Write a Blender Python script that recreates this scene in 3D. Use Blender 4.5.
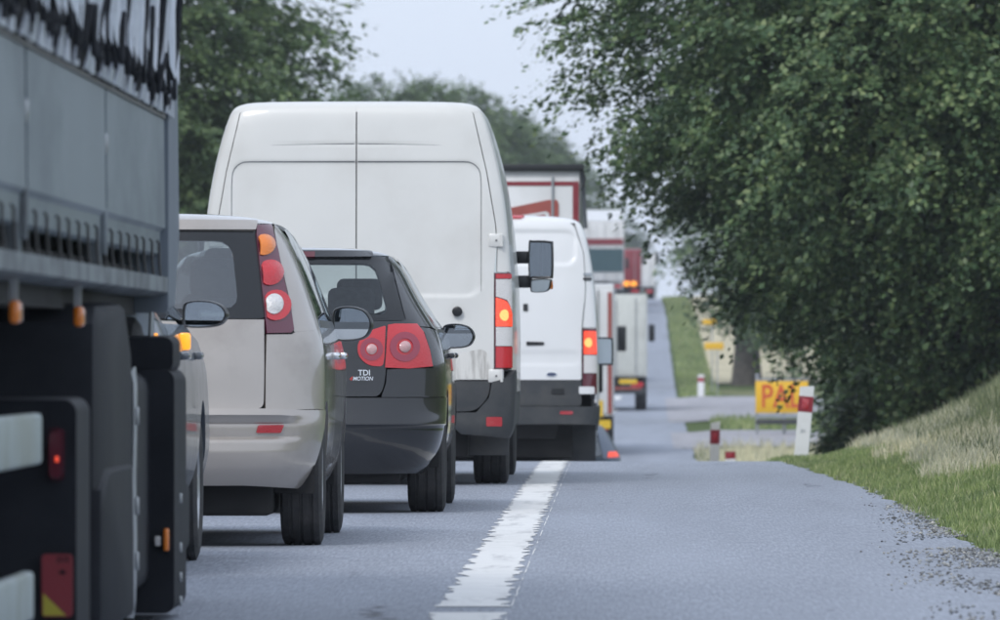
import bpy, bmesh, math, random
import numpy as np
from mathutils import Vector, Matrix, noise as mnoise

for o in list(bpy.data.objects):
    bpy.data.objects.remove(o)
C = bpy.context.scene.collection
R = math.radians

# ------------------------------------------------------------------ camera
F = 8333.0            # focal length in photo pixels (300 mm on 36 mm)
VX, VY, EYE = 614.0, 355.0, 0.87
cam = bpy.data.cameras.new('camera')
cam.sensor_width = 36; cam.lens = 300
cam.clip_start = 1; cam.clip_end = 6000
cam.dof.use_dof = True; cam.dof.focus_distance = 43; cam.dof.aperture_fstop = 9.8
camo = bpy.data.objects.new('camera', cam); C.objects.link(camo)
camo.location = (0, 0, EYE)
camo.rotation_euler = (R(90) + math.atan((VY - 310) / F), 0, math.atan((VX - 500) / F))
sc = bpy.context.scene
sc.camera = camo

# ------------------------------------------------------------------ sky, sun, exposure
SUN_EL, SUN_AZ = 43, 203          # azimuth measured clockwise from +Y: behind the camera, to the left
w = bpy.data.worlds.new('World'); sc.world = w; w.use_nodes = True
nt = w.node_tree; nt.nodes.clear()
out = nt.nodes.new('ShaderNodeOutputWorld'); bg = nt.nodes.new('ShaderNodeBackground')
sky = nt.nodes.new('ShaderNodeTexSky'); sky.sky_type = 'NISHITA'; sky.sun_disc = False
sky.sun_elevation = R(SUN_EL); sky.sun_rotation = R(SUN_AZ)
sky.air_density = 1.0; sky.dust_density = 4.0; sky.ozone_density = 1.0
mix = nt.nodes.new('ShaderNodeMixRGB'); mix.inputs['Fac'].default_value = 0.85
mix.inputs['Color2'].default_value = (7.6, 8.5, 10.05, 1)      # closed pale cloud cover
nt.links.new(sky.outputs['Color'], mix.inputs['Color1'])
nt.links.new(mix.outputs['Color'], bg.inputs['Color'])
bg.inputs['Strength'].default_value = 0.09
nt.links.new(bg.outputs[0], out.inputs[0])
sd = bpy.data.lights.new('sun', 'SUN'); sd.energy = 1.1; sd.angle = R(16); sd.color = (1, .985, .965)
so = bpy.data.objects.new('sun', sd); C.objects.link(so)
az, el = R(SUN_AZ), R(SUN_EL)
sdir = Vector((math.sin(az) * math.cos(el), math.cos(az) * math.cos(el), math.sin(el)))
so.rotation_euler = sdir.to_track_quat('Z', 'Y').to_euler(); so.location = (0, -20, 40)
sc.view_settings.view_transform = 'Standard'; sc.view_settings.look = 'None'
sc.view_settings.exposure = 0.40; sc.view_settings.gamma = 1.0
sc.view_settings.use_curve_mapping = False
sc.render.engine = 'CYCLES'

# ------------------------------------------------------------------ materials
MATS = {}
def mat(name, col, rough=.5, metal=0., coat=0., spec=.5, var=0., vscale=6., bump=0., bscale=60.,
        dirt=None, dscale=3., dlo=.5, dhi=.75, dstretch=(1, 1, 1), emit=None, estr=0., trans=0., coat_rough=.05):
    m = bpy.data.materials.new(name); m.use_nodes = True
    n = m.node_tree.nodes; L = m.node_tree.links
    b = n['Principled BSDF']
    b.inputs['Base Color'].default_value = (*col, 1); b.inputs['Roughness'].default_value = rough
    b.inputs['Metallic'].default_value = metal; b.inputs['Coat Weight'].default_value = coat
    b.inputs['Coat Roughness'].default_value = coat_rough
    b.inputs['Specular IOR Level'].default_value = spec
    b.inputs['Transmission Weight'].default_value = trans
    tc = n.new('ShaderNodeTexCoord')
    src = None
    if var:
        nz = n.new('ShaderNodeTexNoise'); nz.inputs['Scale'].default_value = vscale; nz.inputs['Detail'].default_value = 6
        L.new(tc.outputs['Object'], nz.inputs['Vector'])
        mp = n.new('ShaderNodeMapRange'); mp.inputs[1].default_value = .3; mp.inputs[2].default_value = .7
        mp.inputs[3].default_value = 1 - var; mp.inputs[4].default_value = 1 + var
        L.new(nz.outputs['Fac'], mp.inputs[0])
        mx = n.new('ShaderNodeMixRGB'); mx.blend_type = 'MULTIPLY'; mx.inputs['Fac'].default_value = 1
        mx.inputs['Color1'].default_value = (*col, 1); L.new(mp.outputs[0], mx.inputs['Color2'])
        src = mx.outputs[0]; L.new(src, b.inputs['Base Color'])
    if dirt:
        mpg = n.new('ShaderNodeMapping'); mpg.inputs['Scale'].default_value = dstretch
        L.new(tc.outputs['Object'], mpg.inputs['Vector'])
        nz = n.new('ShaderNodeTexNoise'); nz.inputs['Scale'].default_value = dscale; nz.inputs['Detail'].default_value = 8
        nz.inputs['Roughness'].default_value = .65
        L.new(mpg.outputs[0], nz.inputs['Vector'])
        mp = n.new('ShaderNodeMapRange'); mp.inputs[1].default_value = dlo; mp.inputs[2].default_value = dhi
        mp.inputs[4].default_value = dirt[3] if len(dirt) > 3 else 1.
        L.new(nz.outputs['Fac'], mp.inputs[0])
        mx = n.new('ShaderNodeMixRGB'); mx.inputs['Color1'].default_value = (*col, 1)
        mx.inputs['Color2'].default_value = (*dirt[:3], 1)
        if src: L.new(src, mx.inputs['Color1'])
        L.new(mp.outputs[0], mx.inputs['Fac']); L.new(mx.outputs[0], b.inputs['Base Color'])
        m2 = n.new('ShaderNodeMapRange'); m2.inputs[3].default_value = rough; m2.inputs[4].default_value = max(rough, .75)
        L.new(mp.outputs[0], m2.inputs[0]); L.new(m2.outputs[0], b.inputs['Roughness'])
    if bump:
        nz = n.new('ShaderNodeTexNoise'); nz.inputs['Scale'].default_value = bscale; nz.inputs['Detail'].default_value = 4
        L.new(tc.outputs['Object'], nz.inputs['Vector'])
        bp = n.new('ShaderNodeBump'); bp.inputs['Strength'].default_value = bump; bp.inputs['Distance'].default_value = .02
        L.new(nz.outputs['Fac'], bp.inputs['Height']); L.new(bp.outputs[0], b.inputs['Normal'])
    if emit:
        b.inputs['Emission Color'].default_value = (*emit, 1); b.inputs['Emission Strength'].default_value = estr
    MATS[name] = m
    return m

def glass(name, tint, opac=.0, dark=(.02, .025, .03), refl=.07):
    """thin vehicle glass: see-through tint with a reflecting surface"""
    m = bpy.data.materials.new(name); m.use_nodes = True
    n = m.node_tree.nodes; L = m.node_tree.links; n.clear()
    o = n.new('ShaderNodeOutputMaterial'); t = n.new('ShaderNodeBsdfTransparent'); t.inputs[0].default_value = (*tint, 1)
    g = n.new('ShaderNodeBsdfGlossy'); g.inputs['Roughness'].default_value = .03; g.inputs[0].default_value = (.9, .95, 1, 1)
    lw = n.new('ShaderNodeLayerWeight'); lw.inputs[0].default_value = .5      # same from both sides of the pane
    pw = n.new('ShaderNodeMath'); pw.operation = 'POWER'; L.new(lw.outputs['Facing'], pw.inputs[0]); pw.inputs[1].default_value = 4.
    fr = n.new('ShaderNodeMath'); fr.operation = 'MULTIPLY_ADD'; L.new(pw.outputs[0], fr.inputs[0]); fr.inputs[1].default_value = .9; fr.inputs[2].default_value = refl
    d = n.new('ShaderNodeBsdfDiffuse'); d.inputs[0].default_value = (*dark, 1)
    m1 = n.new('ShaderNodeMixShader'); m1.inputs[0].default_value = opac
    L.new(t.outputs[0], m1.inputs[1]); L.new(d.outputs[0], m1.inputs[2])
    m2 = n.new('ShaderNodeMixShader'); L.new(fr.outputs[0], m2.inputs[0])
    L.new(m1.outputs[0], m2.inputs[1]); L.new(g.outputs[0], m2.inputs[2]); L.new(m2.outputs[0], o.inputs[0])
    MATS[name] = m
    return m

mat('silver_paint', (.43, .395, .365), .32, .42, 1., var=.03, dirt=(.20, .17, .15, .55), dscale=2.5, dlo=.5, dhi=.85)
mat('black_paint', (.006, .007, .010), .24, .0, 1., spec=.4, dirt=(.10, .10, .105, .14), dscale=2.2, dlo=.42, dhi=.85)
mat('navy_paint', (.13, .15, .175), .35, .4, .6, dirt=(.2, .19, .18, .4), dscale=3, dlo=.5, dhi=.8)
mat('white_paint', (.72, .72, .70), .38, 0, .5, var=.025, vscale=2.5, dirt=(.40, .37, .33, .40), dscale=1.6, dlo=.48, dhi=.95)
mat('white_paint_dirty', (.72, .71, .68), .45, 0, .3, var=.03, dirt=(.16, .14, .12, .9), dscale=2.2, dlo=.47, dhi=.68, dstretch=(6, 1, .7))
mat('clean_white', (.78, .79, .80), .35, 0, .5, var=.02, vscale=3)
mat('dark_plastic', (.035, .04, .046), .55, dirt=(.10, .098, .095, .6), dscale=4, dlo=.42, dhi=.75, bump=.1, bscale=300)
mat('grey_plastic', (.075, .08, .088), .6, dirt=(.17, .16, .15, .7), dscale=4, dlo=.4, dhi=.75)
mat('black_trim', (.012, .013, .015), .35)
mat('gloss_black', (.010, .012, .015), .06, spec=.6)
mat('interior', (.025, .026, .03), .8)
mat('seat_fabric', (.06, .065, .075), .85, var=.2, vscale=30)
mat('underbody', (.012, .012, .013), .8, var=.4)
mat('rubber', (.022, .023, .025), .75, dirt=(.075, .07, .068, .6), dscale=9, dlo=.4, dhi=.75, bump=.3, bscale=120)
mat('alloy', (.45, .46, .48), .35, .9, dirt=(.1, .09, .08, .6), dscale=8)
mat('steel', (.42, .44, .46), .4, .85, var=.1)
mat('chrome', (.75, .76, .78), .12, 1.)
mat('mirror', (.72, .78, .84), .03, 1.)
mat('lens_red', (.56, .012, .022), .12, coat=1., bump=.25, bscale=90)
mat('lens_dark_red', (.10, .008, .02), .1, coat=1.)
mat('lens_ring', (.30, .02, .05), .15, coat=1.)
mat('lens_rose', (.62, .36, .36), .15, coat=1., bump=.4, bscale=110)
mat('lens_purple', (.11, .018, .04), .1, coat=1.)
mat('lens_amber', (.85, .22, .01), .15, coat=1., bump=.3, bscale=120)
mat('lens_clear', (.74, .72, .71), .14, .15, coat=1., bump=.4, bscale=110)
mat('lens_lit', (.7, .04, .015), .2, coat=1., emit=(1., .085, .03), estr=.62, bump=.5, bscale=90)
mat('lens_glow', (.8, .3, .1), .2, emit=(1, .42, .12), estr=.95, bump=.5, bscale=90)
mat('lens_lit_amber', (.85, .3, .02), .2, emit=(1, .38, .03), estr=.8)
mat('reflector', (.45, .02, .035), .2, coat=1., bump=.4, bscale=200)
mat('seam_shade_grey', (.10, .11, .125), .7)
mat('badge', (.8, .81, .83), .2, .8)
mat('badge_red', (.6, .05, .04), .3)
mat('badge_blue', (.03, .05, .12), .2, .3, coat=1)
glass('glass_clear', (.80, .86, .86), .04)
glass('glass_tint', (.50, .55, .55), .06, refl=.16)
glass('glass_side', (.20, .25, .24), .2)

# ------------------------------------------------------------------ objects
def obj(name, bm, m, parent=None, smooth=True):
    me = bpy.data.meshes.new(name)
    bmesh.ops.recalc_face_normals(bm, faces=bm.faces[:]) if getattr(bm, 'is_valid', True) and not getattr(obj, 'norecalc', False) else None
    bm.to_mesh(me); bm.free()
    if smooth:
        for p in me.polygons: p.use_smooth = True
        try: me.set_sharp_from_angle(angle=R(38))
        except Exception: pass
    me.materials.append(MATS[m] if isinstance(m, str) else m)
    o = bpy.data.objects.new(name, me); C.objects.link(o)
    if parent: o.parent = parent
    return o
def thing(name, label, cat, loc=(0, 0, 0), rotz=0., pitch=0., group=None):
    o = bpy.data.objects.new(name, None); C.objects.link(o)
    o.empty_display_size = .3
    o.location = loc; o.rotation_euler = (pitch, 0, rotz)
    tag(o, label, cat, group); return o
def tag(o, label=None, cat=None, group=None, kind=None):
    if label: o['label'] = label
    if cat: o['category'] = cat
    if group: o['group'] = group
    if kind: o['kind'] = kind
    return o
def NB(): return bmesh.new()
def box(bm, x0, x1, y0, y1, z0, z1, r=0., seg=2):
    g = bmesh.ops.create_cube(bm, size=1)['verts']
    for v in g:
        v.co = Vector(((x0 + x1) / 2 + v.co.x * (x1 - x0), (y0 + y1) / 2 + v.co.y * (y1 - y0), (z0 + z1) / 2 + v.co.z * (z1 - z0)))
    if r:
        es = list({e for v in g for e in v.link_edges})
        bmesh.ops.bevel(bm, geom=es, offset=r, segments=seg, profile=.5, affect='EDGES')
    return bm
def BOX(*a, **k): return box(NB(), *a, **k)
def tube(bm, pts, rad, seg=6, cap=True):
    pts = [Vector(p) for p in pts]; n = len(pts)
    rads = rad if isinstance(rad, (list, tuple)) else [rad] * n
    rings = []
    up = Vector((.13, .21, .97))
    for i, p in enumerate(pts):
        t = (pts[min(i + 1, n - 1)] - pts[max(i - 1, 0)]).normalized()
        a = t.cross(up)
        if a.length < .05: a = t.cross(Vector((1, 0, 0)))
        a.normalize(); b = t.cross(a)
        rings.append([bm.verts.new(p + (a * math.cos(2 * math.pi * k / seg) + b * math.sin(2 * math.pi * k / seg)) * rads[i]) for k in range(seg)])
    for i in range(n - 1):
        for k in range(seg):
            bm.faces.new((rings[i][k], rings[i][(k + 1) % seg], rings[i + 1][(k + 1) % seg], rings[i + 1][k]))
    if cap:
        bm.faces.new(rings[0][::-1]); bm.faces.new(rings[-1])
    return bm
def lathe_x(bm, cx, cy, cz, prof, seg=48, mod=None):
    rings = []
    for i, (px, pr) in enumerate(prof):
        ring = []
        for k in range(seg):
            a = 2 * math.pi * k / seg
            r = pr + (mod(i, k) if mod else 0)
            ring.append(bm.verts.new((cx + px, cy + r * math.cos(a), cz + r * math.sin(a))))
        rings.append(ring)
    for i in range(len(rings) - 1):
        for k in range(seg):
            bm.faces.new((rings[i][k], rings[i][(k + 1) % seg], rings[i + 1][(k + 1) % seg], rings[i + 1][k]))
    return bm, rings
def loft(bm, loops, cap0=True, cap1=True):
    vs = [[bm.verts.new(p) for p in l] for l in loops]
    n = len(vs[0])
    for a, b in zip(vs[:-1], vs[1:]):
        for k in range(n): bm.faces.new((a[k], a[(k + 1) % n], b[(k + 1) % n], b[k]))
    if cap0: bm.faces.new(vs[0][::-1])
    if cap1: bm.faces.new(vs[-1])
    return bm
def prism_x(bm, prof, x0, x1):
    """(y,z) outline extruded across x"""
    return loft(bm, [[(x0, y, z) for y, z in prof], [(x1, y, z) for y, z in prof]])
def prism_y(bm, prof, y0, y1):
    return loft(bm, [[(x, y0, z) for x, z in prof], [(x, y1, z) for x, z in prof]])
def rrect(x0, x1, z0, z1, r, n=5):
    P = []
    for cx, cz, a0 in ((x1 - r, z1 - r, 0), (x0 + r, z1 - r, 90), (x0 + r, z0 + r, 180), (x1 - r, z0 + r, 270)):
        for k in range(n + 1):
            a = R(a0 + 90 * k / n); P.append((cx + r * math.cos(a), cz + r * math.sin(a)))
    return P
def text_mesh(body, size, loc, rot, m, parent, name, depth=.002, align='CENTER', sx=1., shear=0.):
    cu = bpy.data.curves.new(name, 'FONT'); cu.body = body; cu.size = size; cu.extrude = depth
    cu.align_x = align; cu.align_y = 'CENTER'; cu.shear = shear; cu.offset = .012 * size
    to = bpy.data.objects.new(name + '_tmp', cu); C.objects.link(to)
    bpy.context.view_layer.update()
    me = bpy.data.meshes.new_from_object(to.evaluated_get(bpy.context.evaluated_depsgraph_get()))
    bpy.data.objects.remove(to)
    me.materials.clear(); me.materials.append(MATS[m])
    o = bpy.data.objects.new(name, me); C.objects.link(o); o.parent = parent
    o.location = loc; o.rotation_euler = rot; o.scale = (sx, 1, 1)
    return o

class Pchip:
    def __init__(s, x, y):
        s.x = np.array(x, float); s.y = np.array(y, float)
        h = np.diff(s.x); dl = np.diff(s.y) / h; d = np.zeros(len(s.x))
        for i in range(1, len(x) - 1):
            if dl[i - 1] * dl[i] > 0:
                w1 = 2 * h[i] + h[i - 1]; w2 = h[i] + 2 * h[i - 1]
                d[i] = (w1 + w2) / (w1 / dl[i - 1] + w2 / dl[i])
        d[0] = dl[0]; d[-1] = dl[-1]; s.d = d; s.h = h
    def __call__(s, v):
        v = np.clip(np.asarray(v, float), s.x[0], s.x[-1])
        i = np.clip(np.searchsorted(s.x, v) - 1, 0, len(s.x) - 2)
        h = s.h[i]; t = (v - s.x[i]) / h
        return ((1 + 2 * t) * (1 - t) ** 2 * s.y[i] + t * (1 - t) ** 2 * h * s.d[i]
                + t * t * (3 - 2 * t) * s.y[i + 1] + t * t * (t - 1) * h * s.d[i + 1])

# ------------------------------------------------------------------ terrain
PROF = Pchip([-60, 0, 50, 62, 68, 75, 82, 95, 110, 122, 140, 160, 180, 200, 230, 260, 300, 350, 400, 430, 500, 700, 4000],
             [0, 0, 0, 0, -.01, -.10, -.28, -.85, -1.45, -1.62, -1.4, -1.02, -.86, -.78, -.7, -.5, .1, 1.5, 3.2, 3.75, 3.4, 2.5, 2.5])
def rz(d): return PROF(d)
def sstep(a, b, x):
    t = np.clip((np.asarray(x, float) - a) / (b - a), 0, 1); return t * t * (3 - 2 * t)
def cshift(d): return 1.0 * sstep(80, 400, d)
BANK = Pchip([-1, 1.7, 2.3, 3.0, 4.2, 6, 9, 400], [0, 0.0, .10, .36, 1.0, 1.6, 1.8, 1.8])
def redge(d): return 1.65 - .27 * sstep(50, 72, d)
def gz(l, d):
    l = np.asarray(l, float); d = np.asarray(d, float)
    z = rz(d)
    ll = l - cshift(d)
    bank = BANK(np.clip(ll, -1, 399)) * (1 - sstep(105, 140, d)) * sstep(20, 48, d)
    bank = bank + .03 * sstep(1.7, 2.2, ll)
    far = sstep(270, 330, d) * .5 * sstep(2.5, 6, ll)
    left = -.35 * sstep(-8.2, -10, ll) + .5 * sstep(-10, -14, ll)
    road = -.05 * (sstep(-8.3, -8.0, ll) - sstep(-.05, .07, ll - redge(d)))
    return z + bank + far + left + road
def px2x(px, d): return (px - VX) / F * d
def px2z(py, d): return EYE + (VY - py) / F * d
def slope(d0, d1): return math.atan2(float(rz(d1) - rz(d0)), d1 - d0)
# ------------------------------------------------------------------ ground materials
def nodes(name):
    m = bpy.data.materials.new(name); m.use_nodes = True; MATS[name] = m
    return m, m.node_tree.nodes, m.node_tree.links, m.node_tree.nodes['Principled BSDF']
def nnoise(n, L, vec, scale, detail=5, rough=.6):
    z = n.new('ShaderNodeTexNoise'); z.inputs['Scale'].default_value = scale; z.inputs['Detail'].default_value = detail
    z.inputs['Roughness'].default_value = rough
    L.new(vec, z.inputs['Vector']); return z.outputs['Fac']
def nramp(n, L, fac, stops):
    r = n.new('ShaderNodeValToRGB'); e = r.color_ramp.elements
    while len(e) < len(stops): e.new(.5)
    for k, (p, c) in enumerate(stops): e[k].position = p; e[k].color = (*c, 1)
    L.new(fac, r.inputs[0]); return r.outputs[0]
def nmap(n, L, vec, sc_):
    g = n.new('ShaderNodeMapping'); g.inputs['Scale'].default_value = sc_; L.new(vec, g.inputs[0]); return g.outputs[0]
def nmix(n, L, fac, a, b, mode='MIX'):
    x = n.new('ShaderNodeMixRGB'); x.blend_type = mode
    for s, v in ((0, fac), (1, a), (2, b)):
        if isinstance(v, (int, float)): x.inputs[s].default_value = v
        elif isinstance(v, tuple): x.inputs[s].default_value = (*v, 1)
        else: L.new(v, x.inputs[s])
    return x.outputs[0]
def nrange(n, L, v, a, b, c=0., d=1.):
    m = n.new('ShaderNodeMapRange'); L.new(v, m.inputs[0])
    for k, q in enumerate((a, b, c, d)): m.inputs[k + 1].default_value = q
    return m.outputs[0]

def asphalt(name, base, light):
    m, n, L, b = nodes(name)
    g = n.new('ShaderNodeNewGeometry'); P = g.outputs['Position']
    fine = nnoise(n, L, nmap(n, L, P, (1, .035, 1)), 75, 3, .75)
    mid = nnoise(n, L, nmap(n, L, P, (1.6, .10, 1)), 1.3, 6)
    big = nnoise(n, L, nmap(n, L, P, (.7, .05, 1)), .8, 3)
    c = nramp(n, L, fine, [(.28, tuple(v * .68 for v in base)), (.5, base), (.70, light)])
    c = nmix(n, L, nrange(n, L, mid, .35, .7, 0, .5), c, tuple(v * .72 for v in base))
    c = nmix(n, L, nrange(n, L, big, .4, .7, 0, .45), c, tuple(v * 1.3 for v in base))
    crack = n.new('ShaderNodeTexVoronoi'); crack.feature = 'DISTANCE_TO_EDGE'; crack.inputs['Scale'].default_value = .55
    wob = n.new('ShaderNodeTexNoise'); wob.inputs['Scale'].default_value = 1.4; wob.inputs['Detail'].default_value = 5; L.new(P, wob.inputs['Vector'])
    va = n.new('ShaderNodeVectorMath'); va.operation = 'MULTIPLY_ADD'; L.new(wob.outputs['Color'], va.inputs[0])
    va.inputs[1].default_value = (.8, .8, 0); L.new(nmap(n, L, P, (1, .22, 1)), va.inputs[2]); L.new(va.outputs[0], crack.inputs['Vector'])
    ck = nrange(n, L, crack.outputs['Distance'], .0, .012, 1, 0)
    gate = nrange(n, L, mid, .56, .62, 0, .8)
    mm = n.new('ShaderNodeMath'); mm.operation = 'MULTIPLY'; L.new(ck, mm.inputs[0]); L.new(gate, mm.inputs[1])
    c = nmix(n, L, mm.outputs[0], c, (.02, .02, .022))
    L.new(c, b.inputs['Base Color']); b.inputs['Roughness'].default_value = .72; b.inputs['Specular IOR Level'].default_value = .45
    bp = n.new('ShaderNodeBump'); bp.inputs['Strength'].default_value = .6; bp.inputs['Distance'].default_value = .01
    L.new(fine, bp.inputs['Height']); L.new(bp.outputs[0], b.inputs['Normal'])
    return m
asphalt('asphalt', (.275, .302, .36), (.42, .455, .525))
asphalt('asphalt_side', (.33, .325, .35), (.50, .49, .52))

m, n, L, b = nodes('turf')
g = n.new('ShaderNodeNewGeometry'); P = g.outputs['Position']
f1 = nnoise(n, L, P, 14, 6); f2 = nnoise(n, L, nmap(n, L, P, (1, .25, 1)), .35, 5)
gr = nramp(n, L, f1, [(.3, (.035, .055, .018)), (.5, (.085, .125, .04)), (.7, (.16, .19, .075))])
st = nramp(n, L, f1, [(.3, (.22, .19, .10)), (.7, (.48, .44, .29))])
sep = n.new('ShaderNodeSeparateXYZ'); L.new(P, sep.inputs[0])
dry = nrange(n, L, f2, .44, .6)
# the unmown strip and the fields to the right are straw coloured, the mown edge beside the tarmac is green
edge = nrange(n, L, sep.outputs['X'], 2.4, 3.6)
mm = n.new('ShaderNodeMath'); mm.operation = 'MULTIPLY'; L.new(dry, mm.inputs[0]); L.new(edge, mm.inputs[1])
m3 = n.new('ShaderNodeMath'); m3.operation = 'MULTIPLY'; m3.inputs[1].default_value = .4; L.new(mm.outputs[0], m3.inputs[0])
c = nmix(n, L, m3.outputs[0], gr, st)
L.new(c, b.inputs['Base Color']); b.inputs['Roughness'].default_value = .95; b.inputs['Specular IOR Level'].default_value = .15
bp = n.new('ShaderNodeBump'); bp.inputs['Strength'].default_value = .7; bp.inputs['Distance'].default_value = .05
L.new(f1, bp.inputs['Height']); L.new(bp.outputs[0], b.inputs['Normal'])

mat('straw_field', (.52, .47, .33), .95, spec=.1, var=.22, vscale=1.2)
mat('verge_straw', (.42, .40, .24), .95, spec=.1, var=.35, vscale=2.)
mat('line_paint', (.74, .74, .73), .65, var=.06, vscale=5, dirt=(.30, .30, .31, .75), dscale=2.2, dlo=.52, dhi=.75, dstretch=(3, .35, 1), bump=.15, bscale=90)

def grid_mesh(name, ls, ds, zf, m, kind='structure', xshift=True, jitter=None):
    LL, DD = np.meshgrid(np.array(ls, float), np.array(ds, float))
    X = LL + (cshift(DD) if xshift else 0)
    if jitter is not None: X[:, -1] += jitter
    Z = zf(X, DD)
    V = np.stack([X, DD, Z], -1).reshape(-1, 3)
    nl, nd = len(ls), len(ds)
    i = np.arange(nl * nd).reshape(nd, nl)
    Fc = np.stack([i[:-1, :-1], i[:-1, 1:], i[1:, 1:], i[1:, :-1]], -1).reshape(-1, 4)
    me = quads(name, V, Fc, m, True)
    o = bpy.data.objects.new(name, me); C.objects.link(o)
    if kind: o['kind'] = kind
    return o
def quads(name, V, Fc, m, smooth=False):
    me = bpy.data.meshes.new(name); k = Fc.shape[1]
    me.vertices.add(len(V)); me.vertices.foreach_set('co', np.ascontiguousarray(V, np.float32).ravel())
    me.loops.add(Fc.size); me.loops.foreach_set('vertex_index', np.ascontiguousarray(Fc, np.int32).ravel())
    me.polygons.add(len(Fc)); me.polygons.foreach_set('loop_start', np.arange(0, Fc.size, k, dtype=np.int32))
    if smooth: me.polygons.foreach_set('use_smooth', np.ones(len(Fc), bool))
    me.materials.append(MATS[m] if isinstance(m, str) else m)
    me.update(calc_edges=True)
    return me

ds = np.unique(np.concatenate([np.arange(-60, 24, 6), np.arange(24, 140, 1.0), np.arange(140, 320, 2.5), np.arange(320, 520, 6), [560, 620, 700, 900, 1300, 2000, 3500]]))
ls = np.unique(np.concatenate([[-900, -400, -160, -80, -45, -28], np.arange(-20, -7, 1.0), np.arange(-7, 1, 1.5), np.arange(1, 2.5, .125), np.arange(2.5, 9, .25), np.arange(9, 20, 1.5), [26, 40, 70, 140, 350, 900]]))
rough = np.random.RandomState(3)
def gzn(X, D):
    z = gz(X, D)
    off = (X - cshift(D) > 1.9) | (X < -9)
    return z + np.where(off, rough.uniform(-.012, .012, z.shape), 0)
ground = grid_mesh('ground', ls, ds, gzn, 'turf')

dr = np.unique(np.concatenate([np.arange(-60, 20, 5), np.arange(20, 110, .25), np.arange(110, 320, 1.5), np.arange(320, 520, 5), [560, 620, 700, 900]]))
jit = np.array([mnoise.noise((d * .9, 3.1, 0)) * .07 + mnoise.noise((d * 4.1, 7.7, 0)) * .035 for d in dr])
jit += redge(dr) - 1.6
road = grid_mesh('road', [-8.1, -7, -4.2, -2.4, -.5, .6, 1.2, 1.6], dr, lambda X, D: rz(D) + .0, 'asphalt', jitter=jit)

def sheet(name, l0, l1, d0, d1, dz, m, n1=40, n2=8):
    return grid_mesh(name, np.concatenate([np.linspace(l0, 3, 14), np.linspace(3.5, l1, n1)]), np.linspace(d0, d1, n2), lambda X, D: rz(D) + .004 + dz * sstep(1.35, 2.1, X - cshift(D)), m)
sheet('side_road', 1.0, 60, 164, 184, .05, 'asphalt_side')
sheet('side_road', 1.0, 60, 203, 262, .05, 'asphalt_side', 40, 16)
grid_mesh('straw_field', [2.7, 3.4, 5, 8, 20, 60, 200], np.concatenate([np.arange(284, 430, 4.), [450, 520]]), lambda X, D: gz(X, D) + .06, 'straw_field')
grid_mesh('straw_verge', [1.75, 2.3, 3, 5, 9], np.arange(139, 163, 2.), lambda X, D: gz(X, D) + .05, 'verge_straw')

# white edge line, profiled and worn ragged along both sides; a short break near the camera
def edge_line(d0, d1, seed):
    rnd = random.Random(seed); bm = NB(); dd = []
    d = d0
    while d < d1: dd.append(d); d += rnd.uniform(.05, .13)
    dd.append(d1); prev = None
    for d in dd:
        nl = max(0, mnoise.noise((d * 3.1, seed, 0)) + .2) ; nr = max(0, mnoise.noise((d * 3.4, seed + 9, 0)) + .2)
        teeth = .012 if (int(d / .5) % 2) else 0
        a = -.62 + min(.035, nl * .06) + teeth * rnd.random() * 2; bb = -.365 - min(.04, nr * .07) - teeth * rnd.random() * 2
        if d - d0 < .25 or d1 - d < .2: a = -.625 + rnd.uniform(0, .01); bb = -.36
        z = float(rz(d)) + .0026; cx = float(cshift(d))
        cur = [bm.verts.new((a + cx, d, z)), bm.verts.new((bb + cx, d, z))]
        if prev: bm.faces.new((prev[0], prev[1], cur[1], cur[0]))
        prev = cur
    # the thin bead left standing at the right-hand side of the worn paint
    prev = None
    for d in dd:
        z = float(rz(d)) + .0022; cx = float(cshift(d)); wv = .0035 * mnoise.noise((d * 2, 1, 1))
        wd = .005 if mnoise.noise((d * .8, 4, seed)) > 0 else .0008
        cur = [bm.verts.new((-.357 + wv + cx, d, z)), bm.verts.new((-.357 + wv + wd + cx, d, z))]
        if prev: bm.faces.new((prev[0], prev[1], cur[1], cur[0]))
        prev = cur
    o = obj('edge_line', bm, 'line_paint', None, False); o['kind'] = 'structure'
edge_line(28.75, 84, 2); edge_line(14, 28.1, 5)
for k in range(20):
    edge_line(90 + k * 14, 98 + k * 14, 20 + k) if k % 2 == 0 else None
bm = NB()
for k in range(60):
    d0 = 20 + k * 8
    vs = [[bm.verts.new((l + float(cshift(d)), d, float(rz(d)) + .006)) for l in (-4.16, -4.04)] for d in (d0, d0 + 1, d0 + 2, d0 + 3, d0 + 4)]
    for a, c_ in zip(vs[:-1], vs[1:]): bm.faces.new((a[0], a[1], c_[1], c_[0]))
obj('centre_line', bm, 'line_paint', None, False)['kind'] = 'structure'

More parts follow.
